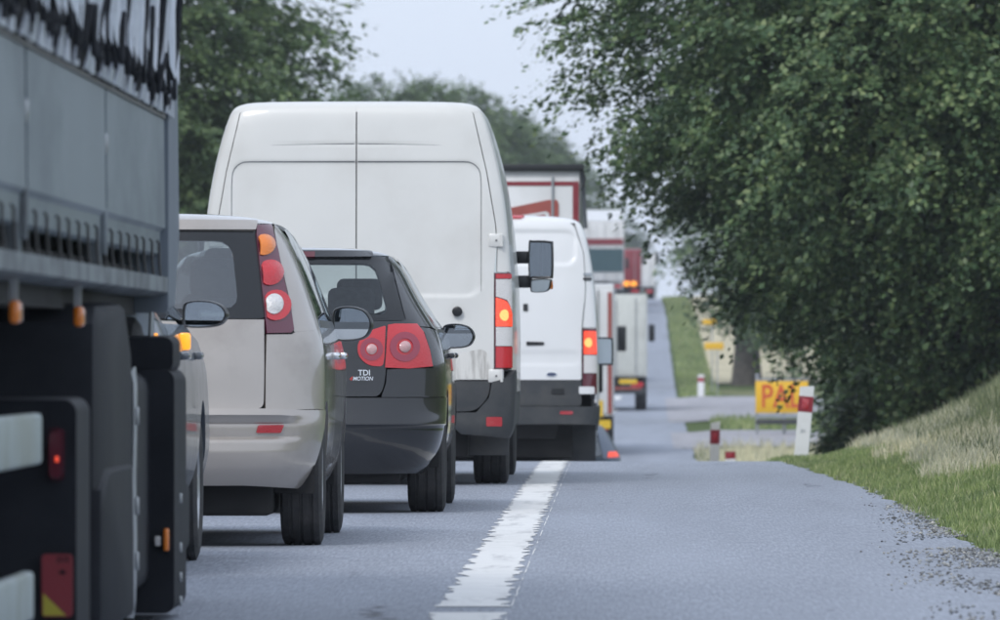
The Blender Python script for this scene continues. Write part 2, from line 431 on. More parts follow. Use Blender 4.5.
# ------------------------------------------------------------------ grass and gravel
def leafy(name, stops, rough=.6, tr=.35):
    """one colour per blade or leaf, some light coming through"""
    m = bpy.data.materials.new(name); m.use_nodes = True; MATS[name] = m
    n = m.node_tree.nodes; L = m.node_tree.links; n.clear()
    o = n.new('ShaderNodeOutputMaterial'); g = n.new('ShaderNodeNewGeometry')
    c = nramp(n, L, g.outputs['Random Per Island'], stops)
    z = nnoise(n, L, g.outputs['Position'], 1.1, 3)
    c = nmix(n, L, 1., c, nramp(n, L, z, [(.32, (.62, .68, .72)), (.68, (1.35, 1.3, 1.15))]), 'MULTIPLY')  # sunlit and shaded clumps painted into the colour by noise
    p = n.new('ShaderNodeBsdfPrincipled'); p.inputs['Roughness'].default_value = rough; p.inputs['Specular IOR Level'].default_value = .35
    t = n.new('ShaderNodeBsdfTranslucent'); L.new(c, p.inputs['Base Color']); L.new(c, t.inputs[0])
    x = n.new('ShaderNodeMixShader'); x.inputs[0].default_value = tr
    L.new(p.outputs[0], x.inputs[1]); L.new(t.outputs[0], x.inputs[2]); L.new(x.outputs[0], o.inputs[0])
    return m
leafy('grass_green', [(0, (.16, .22, .08)), (.5, (.28, .36, .15)), (.85, (.38, .44, .21)), (1, (.60, .57, .38))])
leafy('grass_dry', [(0, (.42, .40, .28)), (.5, (.64, .60, .46)), (1, (.80, .76, .62))])
leafy('grass_bank', [(0, (.12, .15, .08)), (.6, (.22, .25, .15)), (.92, (.32, .33, .22)), (1, (.52, .50, .36))])

def grass(name, label, n, lr, dr_, h, m, seed, wdt=.004, keep=None):
    r = np.random.RandomState(seed)
    d = r.uniform(dr_[0], dr_[1], n); l = r.uniform(lr[0], lr[1], n)
    if keep is not None:
        k = keep(l, d, r); d, l = d[k], l[k]; n = len(d)
    x = l + cshift(d); z = gz(x, d) - .01
    hh = r.uniform(h[0], h[1], n) * (0.7 + .6 * r.rand(n)); a = r.uniform(0, 2 * math.pi, n)
    lean = r.uniform(.1, .6, n) * hh; la = r.uniform(0, 2 * math.pi, n)
    ww = wdt * r.uniform(.7, 1.5, n)
    wx, wy = np.cos(a) * ww, np.sin(a) * ww
    lx, ly = np.cos(la) * lean, np.sin(la) * lean
    V = np.zeros((n, 5, 3))
    V[:, 0] = np.stack([x - wx, d - wy, z], -1); V[:, 1] = np.stack([x + wx, d + wy, z], -1)
    V[:, 2] = np.stack([x + wx * .8 + lx * .35, d + wy * .8 + ly * .35, z + hh * .6], -1)
    V[:, 3] = np.stack([x - wx * .8 + lx * .35, d - wy * .8 + ly * .35, z + hh * .6], -1)
    V[:, 4] = np.stack([x + lx, d + ly, z + hh], -1)
    base = np.arange(n)[:, None] * 5
    T = np.concatenate([base + [0, 1, 2], base + [0, 2, 3], base + [3, 2, 4]], 0)
    o = bpy.data.objects.new(name, quads(name, V.reshape(-1, 3), T, m)); C.objects.link(o)
    tag(o, label, 'grass', kind='stuff'); return o
nz = lambda l, d, s, q: np.array([mnoise.noise((a * s, b * s * .4, q)) for a, b in zip(l, d)])
grass('mown_grass', 'short green mown grass along the right edge of the tarmac', 150000, (1.3, 3.2), (30, 92), (.025, .07), 'grass_green', 1, .003,
      lambda l, d, r: (l > np.interp(d, dr, 1.6 + jit) + .07 * r.rand(len(l)) ** 2 - .03) & (r.rand(len(l)) > sstep(2.2, 3.3, l) * .8))
grass('dry_grass', 'tall pale dry grass at the foot of the bank', 26000, (2.0, 3.1), (46, 92), (.04, .15), 'grass_dry', 2, .003,
      lambda l, d, r: (nz(l, d, .6, 3) * .8 + .3 - np.abs(l - 2.5) * 1.0 > 0))
grass('bank_grass', 'grey green rough grass covering the bank on the right', 90000, (2.4, 8), (48, 118), (.05, .16), 'grass_bank', 3, .004)
grass('junction_grass', 'rough straw grass in front of the side road junction', 9000, (1.4, 9), (132, 163), (.10, .30), 'grass_dry', 4, .007)
grass('far_verge_grass', 'green verge grass beside the far uphill road', 16000, (1.5, 2.75), (263, 440), (.06, .16), 'grass_green', 5, .016)
grass('median_grass', 'green grass strip between the side road lanes', 9000, (2, 14), (185, 202), (.1, .25), 'grass_green', 6, .009)

rs = random.Random(5); V = []; T = []
for k in range(6500):
    d = 25 + abs(rs.gauss(0, 13)); l = float(redge(d)) + .09 - abs(rs.gauss(0, max(.035, .30 - (d - 25) * .009)))
    if mnoise.noise((d * .35, l * 2.5, 2)) < -.18: continue
    if l < .9 + .3 * rs.random(): continue
    s_ = rs.uniform(.0025, .009) * (1 if rs.random() < .93 else 1.8); z = float(rz(d)) + s_ * .4; b0 = len(V)
    for (ax, ay, az_) in ((1, 0, 0), (-1, 0, 0), (0, 1, 0), (0, -1, 0), (0, 0, 1), (0, 0, -.7)):
        q = s_ * rs.uniform(.6, 1.3); V.append((l + ax * q, d + ay * q, z + az_ * q * .8))
    for t in ((0, 2, 4), (2, 1, 4), (1, 3, 4), (3, 0, 4), (2, 0, 5), (1, 2, 5), (3, 1, 5), (0, 3, 5)): T.append([b0 + i for i in t])
leafy('gravel', [(0, (.12, .12, .125)), (.5, (.26, .265, .28)), (1, (.46, .46, .47))], .85, 0)
o = bpy.data.objects.new('gravel', quads('gravel', np.array(V), np.array(T), 'gravel')); C.objects.link(o)
tag(o, 'loose grey gravel at the broken edge of the tarmac', 'gravel', kind='stuff')

# ------------------------------------------------------------------ trees
leafy('leaf_dark', [(0, (.06, .11, .058)), (.4, (.115, .19, .095)), (.8, (.195, .275, .13)), (1, (.30, .37, .19))], .42, .3)
leafy('leaf_lime', [(0, (.09, .14, .085)), (.5, (.16, .21, .13)), (.8, (.27, .31, .20)), (1, (.52, .52, .36))], .45, .25)
leafy('leaf_far', [(0, (.08, .135, .062)), (.5, (.14, .21, .095)), (1, (.22, .29, .14))], .6, .35)
mat('bark', (.085, .075, .062), .9, var=.45, vscale=7, bump=.8, bscale=18)

def crown_mesh(name, blobs, ncl, nleaf, cr, ls_, seed, m, inner=.3, ntw=7):
    """clumps of leafy twigs: every clump sends out ntw twigs, leaves sit along them in layered, slightly hanging sprays"""
    r = np.random.RandomState(seed); B = np.array(blobs, float)
    wgt = (B[:, 3] * B[:, 4] + B[:, 3] * B[:, 5] + B[:, 4] * B[:, 5]); wgt /= wgt.sum()
    bi = r.choice(len(B), ncl, p=wgt)
    dirn = r.normal(size=(ncl, 3)); dirn /= np.linalg.norm(dirn, axis=1)[:, None]
    lump = np.array([mnoise.noise(Vector(v) * 2.3 + Vector((seed, 0, 0))) for v in dirn])
    rad = .98 + .14 * lump - np.abs(r.normal(0, .07, ncl))
    ins = r.rand(ncl) < inner; rad[ins] *= r.rand(ins.sum()) ** .5 * .95
    cen = B[bi, :3] + dirn * B[bi, 3:6] * rad[:, None]
    csz = cr * r.uniform(.65, 1.25, ncl)
    nt_ = ncl * ntw; tci = np.repeat(np.arange(ncl), ntw)
    td = r.normal(size=(nt_, 3)) * np.array([.75, .75, .32]) + dirn[tci] * .75; td[:, 2] -= .12
    td /= np.linalg.norm(td, axis=1)[:, None]; tl = csz[tci] * r.uniform(.6, 1.25, nt_)
    tn = np.array([0, 0, 1.]) + dirn[tci] * .55 + r.normal(size=(nt_, 3)) * .22
    per = max(1, nleaf // ntw); n = nt_ * per; ti = np.repeat(np.arange(nt_), per)
    f = r.rand(n) ** .8 * .95 + .05
    side = np.cross(td, tn); side /= np.linalg.norm(side, axis=1)[:, None] + 1e-9
    pos = cen[tci][ti] + td[ti] * (tl[ti] * f)[:, None] + side[ti] * (r.uniform(-1, 1, n) * (.10 + .26 * (1 - f)) * tl[ti])[:, None]
    pos[:, 2] += r.normal(0, .05, n) * tl[ti] - f ** 2 * tl[ti] * .22
    nrm = tn[ti] + r.normal(size=(n, 3)) * .38; nrm /= np.linalg.norm(nrm, axis=1)[:, None]
    t = td[ti] + r.normal(size=(n, 3)) * .5; t -= nrm * (t * nrm).sum(1)[:, None]; t /= np.linalg.norm(t, axis=1)[:, None] + 1e-9
    b_ = np.cross(nrm, t); s_ = ls_ * r.uniform(.6, 1.25, n)[:, None]
    V = np.stack([pos - t * s_ * .55, pos + b_ * s_ * .36 - nrm * s_ * .08, pos + t * s_ * .55, pos - b_ * s_ * .36 - nrm * s_ * .08], 1).reshape(-1, 3)
    return quads(name, V, np.arange(n * 4).reshape(-1, 4), m), cen
def trunk_bm(h, r0, cen, seed, nlimb=14, lean=(0, 0), start=.18):
    rnd = random.Random(seed); bm = NB()
    pts = []; k = 9
    for i in range(k + 1):
        f = i / k; pts.append((lean[0] * f + .06 * rnd.uniform(-1, 1) * (f > 0), lean[1] * f + .06 * rnd.uniform(-1, 1) * (f > 0), h * .8 * f - (.35 if i == 0 else 0)))
    tube(bm, pts, [r0 * (1.35 if i == 0 else 1.1 - .95 * (i / k)) for i in range(k + 1)], 10)
    idx = list(range(len(cen))); rnd.shuffle(idx)
    for q in idx[:nlimb]:
        c_ = Vector(cen[q]); f = rnd.uniform(start, .85)
        a = Vector((lean[0] * f, lean[1] * f, h * .8 * f))
        if c_.z < a.z - .5 and f > start + .1: a = Vector((lean[0] * start, lean[1] * start, h * .8 * start))
        mid = a.lerp(c_, .5) + Vector((rnd.uniform(-.3, .3), rnd.uniform(-.3, .3), (c_ - a).length * .10))
        rr = r0 * rnd.uniform(.16, .32)
        tube(bm, [a, a.lerp(mid, .55) + Vector((0, 0, .08)), mid, mid.lerp(c_, .55), c_], [rr, rr * .8, rr * .6, rr * .35, rr * .12], 5)
    return bm
def tree(name, label, base, h, r0, blobs, ncl, nleaf, cr, ls_, seed, m, group=None, nlimb=14, lean=(0, 0), inner=.3, start=.18):
    t = thing(name, label, 'tree', base, 0, 0, group)
    me, cen = crown_mesh('crown', blobs, ncl, nleaf, cr, ls_, seed, m, inner)
    o = bpy.data.objects.new('crown', me); C.objects.link(o); o.parent = t; o['kind'] = 'stuff'
    obj('trunk', trunk_bm(h, r0, cen, seed, nlimb, lean, start), 'bark', t)
    return t
def tree_copy(src, label, base, scale, rot, group):
    t = src.copy(); C.objects.link(t); t.location = base; t.scale = scale; t.rotation_euler = (0, 0, rot)
    tag(t, label, 'tree', group)
    for ch in src.children:
        c_ = ch.copy(); C.objects.link(c_); c_.parent = t
    return t
def G(l, d): return (l, d, float(gz(l, d)))
AV = 'trees along the right of the road'
# right-hand avenue
b1 = (3.75, 100, float(gz(3.75, 100)))
tree('lime_tree', 'large dark green tree on the bank with its trunk above the grass', b1, 13, .27,
     [(1.6, 0, 5.9, 5.6, 5.2, 5.9), (-.3, -2.5, 5.0, 2.7, 3, 2.6), (2.6, -2.5, 4.0, 3.2, 2.5, 3.6), (2.2, -1, 2.2, 2.6, 2, 1.7), (-1.75, 0, 5.4, 2.5, 2.5, 2.4), (-.85, 1, 3.5, 1.9, 2, 1.9)],
     2600, 154, .75, .085, 11, 'leaf_dark', AV, 40, (.9, 0), .3, .14)
tree('lime_tree', 'pale flowering lime branches reaching in at the right edge of the picture', G(6.6, 62), 11, .25,
     [(0, 0, 6.2, 4.3, 4.4, 4.7), (-2.0, -1.2, 4.1, 2.6, 2.4, 2.2)], 950, 140, .6, .075, 12, 'leaf_lime', AV, 18, (0, 0), .35)
tree('lime_tree', 'dark tree behind the bank, overhanging the far shoulder', G(6.4, 128), 14, .3,
     [(.4, 0, 6.6, 5.6, 5.5, 6.0), (-.1, -2, 4.3, 3.0, 2.6, 2.6)], 1200, 119, .85, .105, 13, 'leaf_dark', AV, 22, (0, 0), .4)
tree('lime_tree', 'old tree with thick trunk beside the far junction', G(4.5, 283), 15, .42,
     [(1.4, 0, 7.4, 4.3, 5.2, 5.4), (1.2, -1, 4.4, 3.4, 3.6, 2.6)], 600, 84, 1.0, .17, 14, 'leaf_dark', AV, 16, (0, 0), .4, .3)
tree('lime_tree', 'broad tree behind the yellow sign', G(9.5, 205), 14, .35,
     [(-1.0, 0, 6.6, 6.5, 5.6, 6.2), (-1, 0, 2.6, 5, 4, 2.4)], 650, 98, 1.0, .15, 15, 'leaf_dark', AV, 16, (0, 0), .4)
# low growth at the foot of the big tree
for k, (l, d, s_) in enumerate(((3.3, 103, .75), (3.9, 108, 1.15), (5.0, 101, 1.2), (3.75, 113, 1.15))):
    sh = thing('shrub', ('low dark shrub right behind the tall guide post', 'dark shrub in shade left of the big trunk', 'leafy shrub on the bank right of the big trunk',
                         'dark bush between the guide post and the big trunk')[k], 'shrub', G(l, d), 0, 0, 'shrubs under the big tree')
    me, cen = crown_mesh('foliage', [(0, 0, .75 * s_, .85 * s_, .8 * s_, .85 * s_)], 240, 56, .28, .075, 40 + k, 'leaf_dark', .4)
    o = bpy.data.objects.new('foliage', me); C.objects.link(o); o.parent = sh; o['kind'] = 'stuff'
    obj('stem', trunk_bm(.9, .03, cen, 3 + k, 9), 'bark', sh)
# left-hand avenue
LV = 'trees along the left of the road'
lt = tree('roadside_tree', 'tall full tree at the upper left above the silver car', G(-11.2, 150), 17, .35,
          [(0, 0, 8.6, 5.2, 5.2, 7.6), (2.2, 1, 7.4, 3.9, 3.6, 4.2), (1.0, 0, 4.2, 4.0, 4, 2.8)], 2000, 119, .95, .135, 21, 'leaf_far', LV, 18, (0, 0), .4)
lt2 = tree('roadside_tree', 'rounded tree behind the left shoulder of the tall white van', G(-10.2, 215), 11, .3,
           [(0, 0, 5.0, 4.6, 4.2, 4.4), (2.0, 0, 4.4, 3.0, 2.8, 3.0)], 1300, 105, .9, .15, 22, 'leaf_far', LV, 16, (0, 0), .4)
for lab, px, py, d, sx, rt, src in (
        ('level-topped tree behind the middle of the tall white van', 385, 84, 330, .95, 1.1, lt2),
        ('low tree top above the right half of the white van roof', 440, 88, 370, .95, 2.3, lt2),
        ('tree crown just left of the red and white trailer', 487, 112, 450, 1.05, 3.9, lt2),
        ('far tree crown above the red and white trailer', 515, 140, 540, 1.1, 5.1, lt2),
        ('leafy tree low at the left behind the silver car roof', 205, 110, 185, .8, 4.4, lt2),
        ('hazy distant tree right of the red and white trailer', 588, 207, 760, 1.0, .6, lt2)):
    x = px2x(px, d); zb = float(gz(x, d)); H = px2z(py, d) - zb
    tree_copy(src, lab, (x, d, zb), (sx * min(1.5, H / 9.3), sx * min(1.5, H / 9.3), H / 9.3), rt, LV)

# the avenue goes on behind the camera (seen only in mirrors and paint)
for k, (l, d) in enumerate(((-11, -18), (-10.5, -42), (9.5, -30), (9, -58), (-11, -75), (10, -90), (-13, 8), (-13, 32), (-13, 56))):
    tree_copy(lt2, ('roadside tree behind the viewer', 'roadside tree further back behind the viewer', 'roadside tree on the right behind the viewer', 'second roadside tree on the right behind the viewer',
                    'third roadside tree on the left behind the viewer', 'third roadside tree on the right behind the viewer', 'roadside tree left of the lorry trailer, outside the picture', 'roadside tree left of the lorry cab, outside the picture', 'roadside tree left of the tall white van, outside the picture')[k], (l, d, 0), (1.1, 1.1, 1.3), k * 1.3, LV if l < 0 else AV)
# ------------------------------------------------------------------ vehicle bodies
class Body:
    """stack of plan outlines: rows (z, half width, rear y, rear corner depth, front y, front corner depth)"""
    def __init__(s, rows, nr=3.2, nf=3.0):
        a = np.array(rows, float); s.f = [Pchip(a[:, 0], a[:, k]) for k in range(1, 6)]; s.nr, s.nf = nr, nf
        s.z0, s.z1 = a[0, 0], a[-1, 0]; s.cache = {}
    def row(s, z):
        k = round(z, 5)
        if k not in s.cache: s.cache[k] = tuple(float(f(k)) for f in s.f)
        return s.cache[k]
    def S(s, u, z):
        w_, y0, rr, y1, rf = s.row(z); a = abs(u); sg = 1 if u >= 0 else -1
        if a <= 1:
            p = a * math.pi / 2; si, co = math.sin(p), max(0, math.cos(p)); r = (si ** s.nr + co ** s.nr) ** (-1 / s.nr)
            x = w_ * r * si; y = y0 + rr * (1 - r * co)
        elif a <= 2:
            t = a - 1; x = w_ * (1 + .012 * math.sin(math.pi * t)); y = (y0 + rr) * (1 - t) + (y1 - rf) * t
        else:
            p = min(1, (3 - a)) * math.pi / 2; si, co = math.sin(p), max(0, math.cos(p)); r = (si ** s.nf + co ** s.nf) ** (-1 / s.nf)
            x = w_ * r * si; y = y1 - rf * (1 - r * co)
        return Vector((sg * x, y, z))
    def N(s, u, z):
        e = .004; z0, z1 = max(s.z0, z - e), min(s.z1, z + e)
        du = s.S(u + e, z) - s.S(u - e, z) if abs(u) < 2.99 else s.S(u, z) - s.S(u - 2 * e * (1 if u > 0 else -1), z)
        if abs(u) >= 2.99 and u < 0: du = -du
        dz = s.S(u, z1) - s.S(u, z0)
        n_ = du.cross(dz)
        return n_.normalized() if n_.length > 1e-12 else Vector((0, 0, 1))
    def ur(s, x, z):
        w_ = s.row(z)[0]; X = min(.9999, abs(x) / w_); Y = (1 - X ** s.nr) ** (1 / s.nr)
        return math.copysign(math.atan2(X, Y) * 2 / math.pi, x)
    def us(s, y, z, sg=1):
        w_, y0, rr, y1, rf = s.row(z)
        if y >= y1 - rf:
            Y = min(.9999, (y - (y1 - rf)) / rf); X = (1 - Y ** s.nf) ** (1 / s.nf); return sg * (3 - math.atan2(X, Y) * 2 / math.pi)
        if y >= y0 + rr: return sg * (1 + (y - y0 - rr) / max(1e-6, (y1 - rf) - (y0 + rr)))
        Y = min(1, max(0, (y0 + rr - y) / rr)); X = (1 - Y ** s.nr) ** (1 / s.nr); return sg * math.atan2(X, Y) * 2 / math.pi
    def uf(s, x, z):
        w_ = s.row(z)[0]; X = min(.9999, abs(x) / w_); Y = (1 - X ** s.nf) ** (1 / s.nf)
        return math.copysign(3 - math.atan2(X, Y) * 2 / math.pi, x)
    def U(s, p, sg=1):
        k, a, z = p
        if k == 'r': return (s.ur(a, z) * sg, z)
        if k == 's': return (s.us(a, z, sg), z)
        if k == 'f': return (s.uf(a, z) * sg, z)
        return (a * sg, z)
    def path(s, poly, sg=1, n=5, closed=True):
        P = []; m_ = len(poly)
        for i in range(m_ if closed else m_ - 1):
            a, b = poly[i], poly[(i + 1) % m_]
            if a[0] == b[0]:
                for k in range(n): f = k / n; P.append(s.U((a[0], a[1] * (1 - f) + b[1] * f, a[2] * (1 - f) + b[2] * f), sg))
            else:
                ua, ub = s.U(a, sg), s.U(b, sg)
                for k in range(n): f = k / n; P.append((ua[0] * (1 - f) + ub[0] * f, ua[1] * (1 - f) + ub[1] * f))
        if not closed: P.append(s.U(poly[-1], sg))
        return P
    def patch(s, name, poly, m, parent, sg=1, off=0., thick=.012, du=.06, dz=.06, disp=None, n=5, rim=True, dome=0.):
        if dome:      # lens bulging towards its middle
            mx0 = sum(p[1] for p in poly) / len(poly); mz0 = sum(p[2] for p in poly) / len(poly); mr = max(abs(p[1] - mx0) for p in poly)
            disp = lambda x, z: dome * max(0, 1 - ((abs(x) - mx0) ** 2 + (z - mz0) ** 2) / mr ** 2)
        P = s.path(poly, sg, n); bm = NB()
        Q = []
        for p in P:
            if not Q or (abs(p[0] - Q[-1][0]) + abs(p[1] - Q[-1][1])) > 1e-5: Q.append(p)
        if abs(Q[0][0] - Q[-1][0]) + abs(Q[0][1] - Q[-1][1]) < 1e-5: Q.pop()
        bm.faces.new([bm.verts.new((u, z, 0)) for u, z in Q])
        us_ = [q[0] for q in Q]; zs = [q[1] for q in Q]
        def cut(co, no): bmesh.ops.bisect_plane(bm, geom=bm.verts[:] + bm.edges[:] + bm.faces[:], plane_co=co, plane_no=no, dist=1e-6)
        a = math.ceil(min(us_) / du) * du
        while a < max(us_): cut((a, 0, 0), (1, 0, 0)); a += du if abs(a) < 1.0001 or abs(a) > 1.999 else du * 1.0
        a = math.ceil(min(zs) / dz) * dz
        while a < max(zs): cut((0, a, 0), (0, 1, 0)); a += dz
        big = [f for f in bm.faces if len(f.verts) > 4]
        if big: bmesh.ops.triangulate(bm, faces=big)
        s._map(bm, off, thick if rim else 0, disp)
        return obj(name, bm, m, parent)
    def ring(s, name, outer, inner, m, parent, sg=1, off=0., thick=.012, N=64, k=2):
        A = resample(s.path(outer, sg, 6), N); B = resample(s.path(inner, sg, 6), N)
        j = min(range(N), key=lambda q: sum((A[i][0] - B[(i + q) % N][0]) ** 2 + (A[i][1] - B[(i + q) % N][1]) ** 2 for i in range(0, N, 4)))
        B = B[j:] + B[:j]; bm = NB(); L_ = []
        for t in range(k + 1):
            f = t / k; L_.append([bm.verts.new((a[0] * (1 - f) + b[0] * f, a[1] * (1 - f) + b[1] * f, 0)) for a, b in zip(A, B)])
        for a, b in zip(L_[:-1], L_[1:]):
            for i in range(N): bm.faces.new((a[i], a[(i + 1) % N], b[(i + 1) % N], b[i]))
        s._map(bm, off, thick); return obj(name, bm, m, parent)
    def _map(s, bm, off, thick, disp=None):
        nm = {}
        for v in bm.verts:
            u, z = v.co.x, v.co.y; nv = s.N(u, z); p = s.S(u, z)
            o_ = off + (disp(p.x, p.z) if disp else 0)
            v.co = p + nv * o_; nm[v] = nv
        if thick:
            be = [e for e in bm.edges if e.is_boundary]
            g = bmesh.ops.extrude_edge_only(bm, edges=be)['geom']
            new = [e for e in g if isinstance(e, bmesh.types.BMVert)]
            for v in new:
                best = None
                for e in v.link_edges:
                    o2 = e.other_vert(v)
                    if o2 in nm and (o2.co - v.co).length < 1e-7: best = o2
                if best is not None: v.co = v.co - nm[best] * thick
    def frame(s, u, z, off=0.):
        p = s.S(u, z); nv = s.N(u, z); return p + nv * off, nv
def resample(P, N):
    P = P + [P[0]]; d = [0]
    for a, b in zip(P[:-1], P[1:]): d.append(d[-1] + math.hypot(a[0] - b[0], a[1] - b[1]))
    out_ = []; j = 0
    for i in range(N):
        t = d[-1] * i / N
        while d[j + 1] < t: j += 1
        f = (t - d[j]) / max(1e-9, d[j + 1] - d[j]); out_.append((P[j][0] * (1 - f) + P[j + 1][0] * f, P[j][1] * (1 - f) + P[j + 1][1] * f))
    return out_
def cl(P, edge):
    return [(k, max(x, edge(z)), z) for k, x, z in P]
INN = lambda z: .532 + (1.465 - z) * .127 + .006
def circ(x, z, r, n=20, k='r', sz=1.): return [(k, x + r * math.cos(2 * math.pi * i / n), z + r * sz * math.sin(2 * math.pi * i / n)) for i in range(n)]
def fil(pts, r, k='r', n=5):
    """rounded polygon"""
    out_ = []; m_ = len(pts)
    rs_ = r if isinstance(r, (list, tuple)) else [r] * m_
    for i in range(m_):
        p = Vector(pts[i]); a = Vector(pts[i - 1]) - p; b = Vector(pts[(i + 1) % m_]) - p
        q = min(rs_[i], a.length * .48, b.length * .48)
        if q < 1e-4: out_.append((k, *pts[i])); continue
        A = p + a.normalized() * q; B = p + b.normalized() * q
        for t in range(n + 1):
            f = t / n; v = A * (1 - f) ** 2 + p * 2 * f * (1 - f) + B * f * f; out_.append((k, v.x, v.y))
    return out_
def arch(yc, zc, r, a0, a1, n=9): return [('s', yc + r * math.cos(R(a0 + (a1 - a0) * i / n)), zc + r * math.sin(R(a0 + (a1 - a0) * i / n))) for i in range(n + 1)]
def full(half):
    """right half (from the centre line round to the centre line) mirrored into a whole outline"""
    return half + [(k, -a, z) if k in 'ruf' else (k + '-', a, z) for k, a, z in half[::-1]]
_U = Body.U
def U2(s, p, sg=1):
    if p[0].endswith('-'): return _U(s, (p[0][0], p[1], p[2]), -sg)
    return _U(s, p, sg)
Body.U = U2

def wheel(parent, x, y, Rw, wd, rim_r, side, rim='alloy', steel=False, rear_grooves=True):
    """side +1: outer face towards +x"""
    bm = NB(); h = wd / 2; tr = Rw
    prof = [(-h * .9, rim_r), (-h, rim_r + .03), (-h * 1.02, (rim_r + Rw) / 2), (-h * .97, Rw - .03), (-h * .86, Rw - .006)]
    for g in (-.5, 0, .5):
        prof += [(h * (g - .09), tr), (h * (g - .05), tr - .009), (h * (g + .05), tr - .009), (h * (g + .09), tr)]
    prof += [(h * .86, Rw - .006), (h * .97, Rw - .03), (h * 1.02, (rim_r + Rw) / 2), (h, rim_r + .03), (h * .9, rim_r)]
    n_ = len(prof)
    lathe_x(bm, 0, 0, 0, prof, 72, lambda i, k: (-.007 if k % 2 else 0) if i in (3, 4, n_ - 4, n_ - 5) else (-.004 if (k // 2) % 2 and i in (5, 8, 9, 12, 13, 16) else 0))
    wb = NB(); so_ = side * h
    lathe_x(wb, 0, 0, 0, [(so_ * .9, rim_r), (so_ * .82, rim_r - .012), (so_ * .3, rim_r - .03), (so_ * .3, .02)], 40)
    ns = 5 if not steel else 10
    for k in range(ns):
        a = 2 * math.pi * k / ns
        pr = [(-.035, .03), (.035, .03), (.03, rim_r - .01), (-.03, rim_r - .01)]
        l0 = [(so_ * .82, p * math.cos(a) - q * math.sin(a), p * math.sin(a) + q * math.cos(a)) for p, q in pr]
        l1 = [(so_ * .45, p[1], p[2]) for p in l0]
        loft(wb, [l1, l0])
    lathe_x(wb, 0, 0, 0, [(so_ * .35, .075), (so_ * .88, .07), (so_ * .95, .03), (so_ * .95, .001)], 20)
    w_ = obj('wheel', wb, rim, parent); w_.location = (x, y, Rw)
    t_ = obj('tyre', bm, 'rubber', w_)
    return w_

def mirror(parent, x, y, z, w_, h_, side=1, depth=.13, m='black_trim', shape=None, arm=.12, name='wing_mirror', tall=False):
    """x,z is the centre of the glass, which faces back along -y"""
    def loop(sx, yy, ox=0): return [(ox + px * sx, yy, pz * sx) for px, pz in shp]
    if shape is None:
        shp = [(side * a, b) for a, b in [(-.5, -.36), (-.42, -.47), (-.2, -.5), (.15, -.47), (.38, -.36), (.5, -.08), (.47, .16), (.34, .36), (.12, .47), (-.15, .5), (-.38, .45), (-.48, .30)]]
    else: shp = [(side * a, b) for a, b in shape]
    shp = [(a * w_, b * h_) for a, b in shp]
    # smooth outline
    sm = []
    for i in range(len(shp)):
        a, b = shp[i], shp[(i + 1) % len(shp)]; z_, c_ = shp[i - 1], shp[(i + 2) % len(shp)]
        for t in (0, .33, .67):
            q = [.5 * (2 * a[k] + (b[k] - z_[k]) * t + (2 * z_[k] - 5 * a[k] + 4 * b[k] - c_[k]) * t * t + (3 * a[k] - z_[k] - 3 * b[k] + c_[k]) * t ** 3) for k in (0, 1)]
            sm.append(tuple(q))
    shp = sm; bm = NB()
    loft(bm, [loop(.87, .012), loop(.89, -.004), loop(.96, -.008), loop(1., .004), loop(1.0, depth * .3), loop(.9, depth * .7), loop(.62, depth)], cap0=False)
    if arm:
        ax = -side * w_ * .45
        box(bm, min(ax, ax - side * arm), max(ax, ax - side * arm), depth * .25, depth * .8, -h_ * .42, -h_ * .12, .012)
    o = obj(name, bm, m, parent); o.location = (x, y, z); o.rotation_euler = (0, 0, R(-9) * side)
    g = NB(); loft(g, [loop(.88, .006), loop(.86, .010)])
    obj('mirror_glass', g, 'mirror', o)
    return o

def seat(parent, x, y, z, w_=.5, h_=.62, head=True):
    bm = BOX(x - w_ / 2, x + w_ / 2, y, y + .14, z, z + h_, .06, 3)
    if head: box(bm, x - .13, x + .13, y + .01, y + .11, z + h_ + .03, z + h_ + .21, .04, 3); box(bm, x - .05, x + .05, y + .05, y + .07, z + h_ - .02, z + h_ + .06)
    return obj('seat', bm, 'seat_fabric', parent)

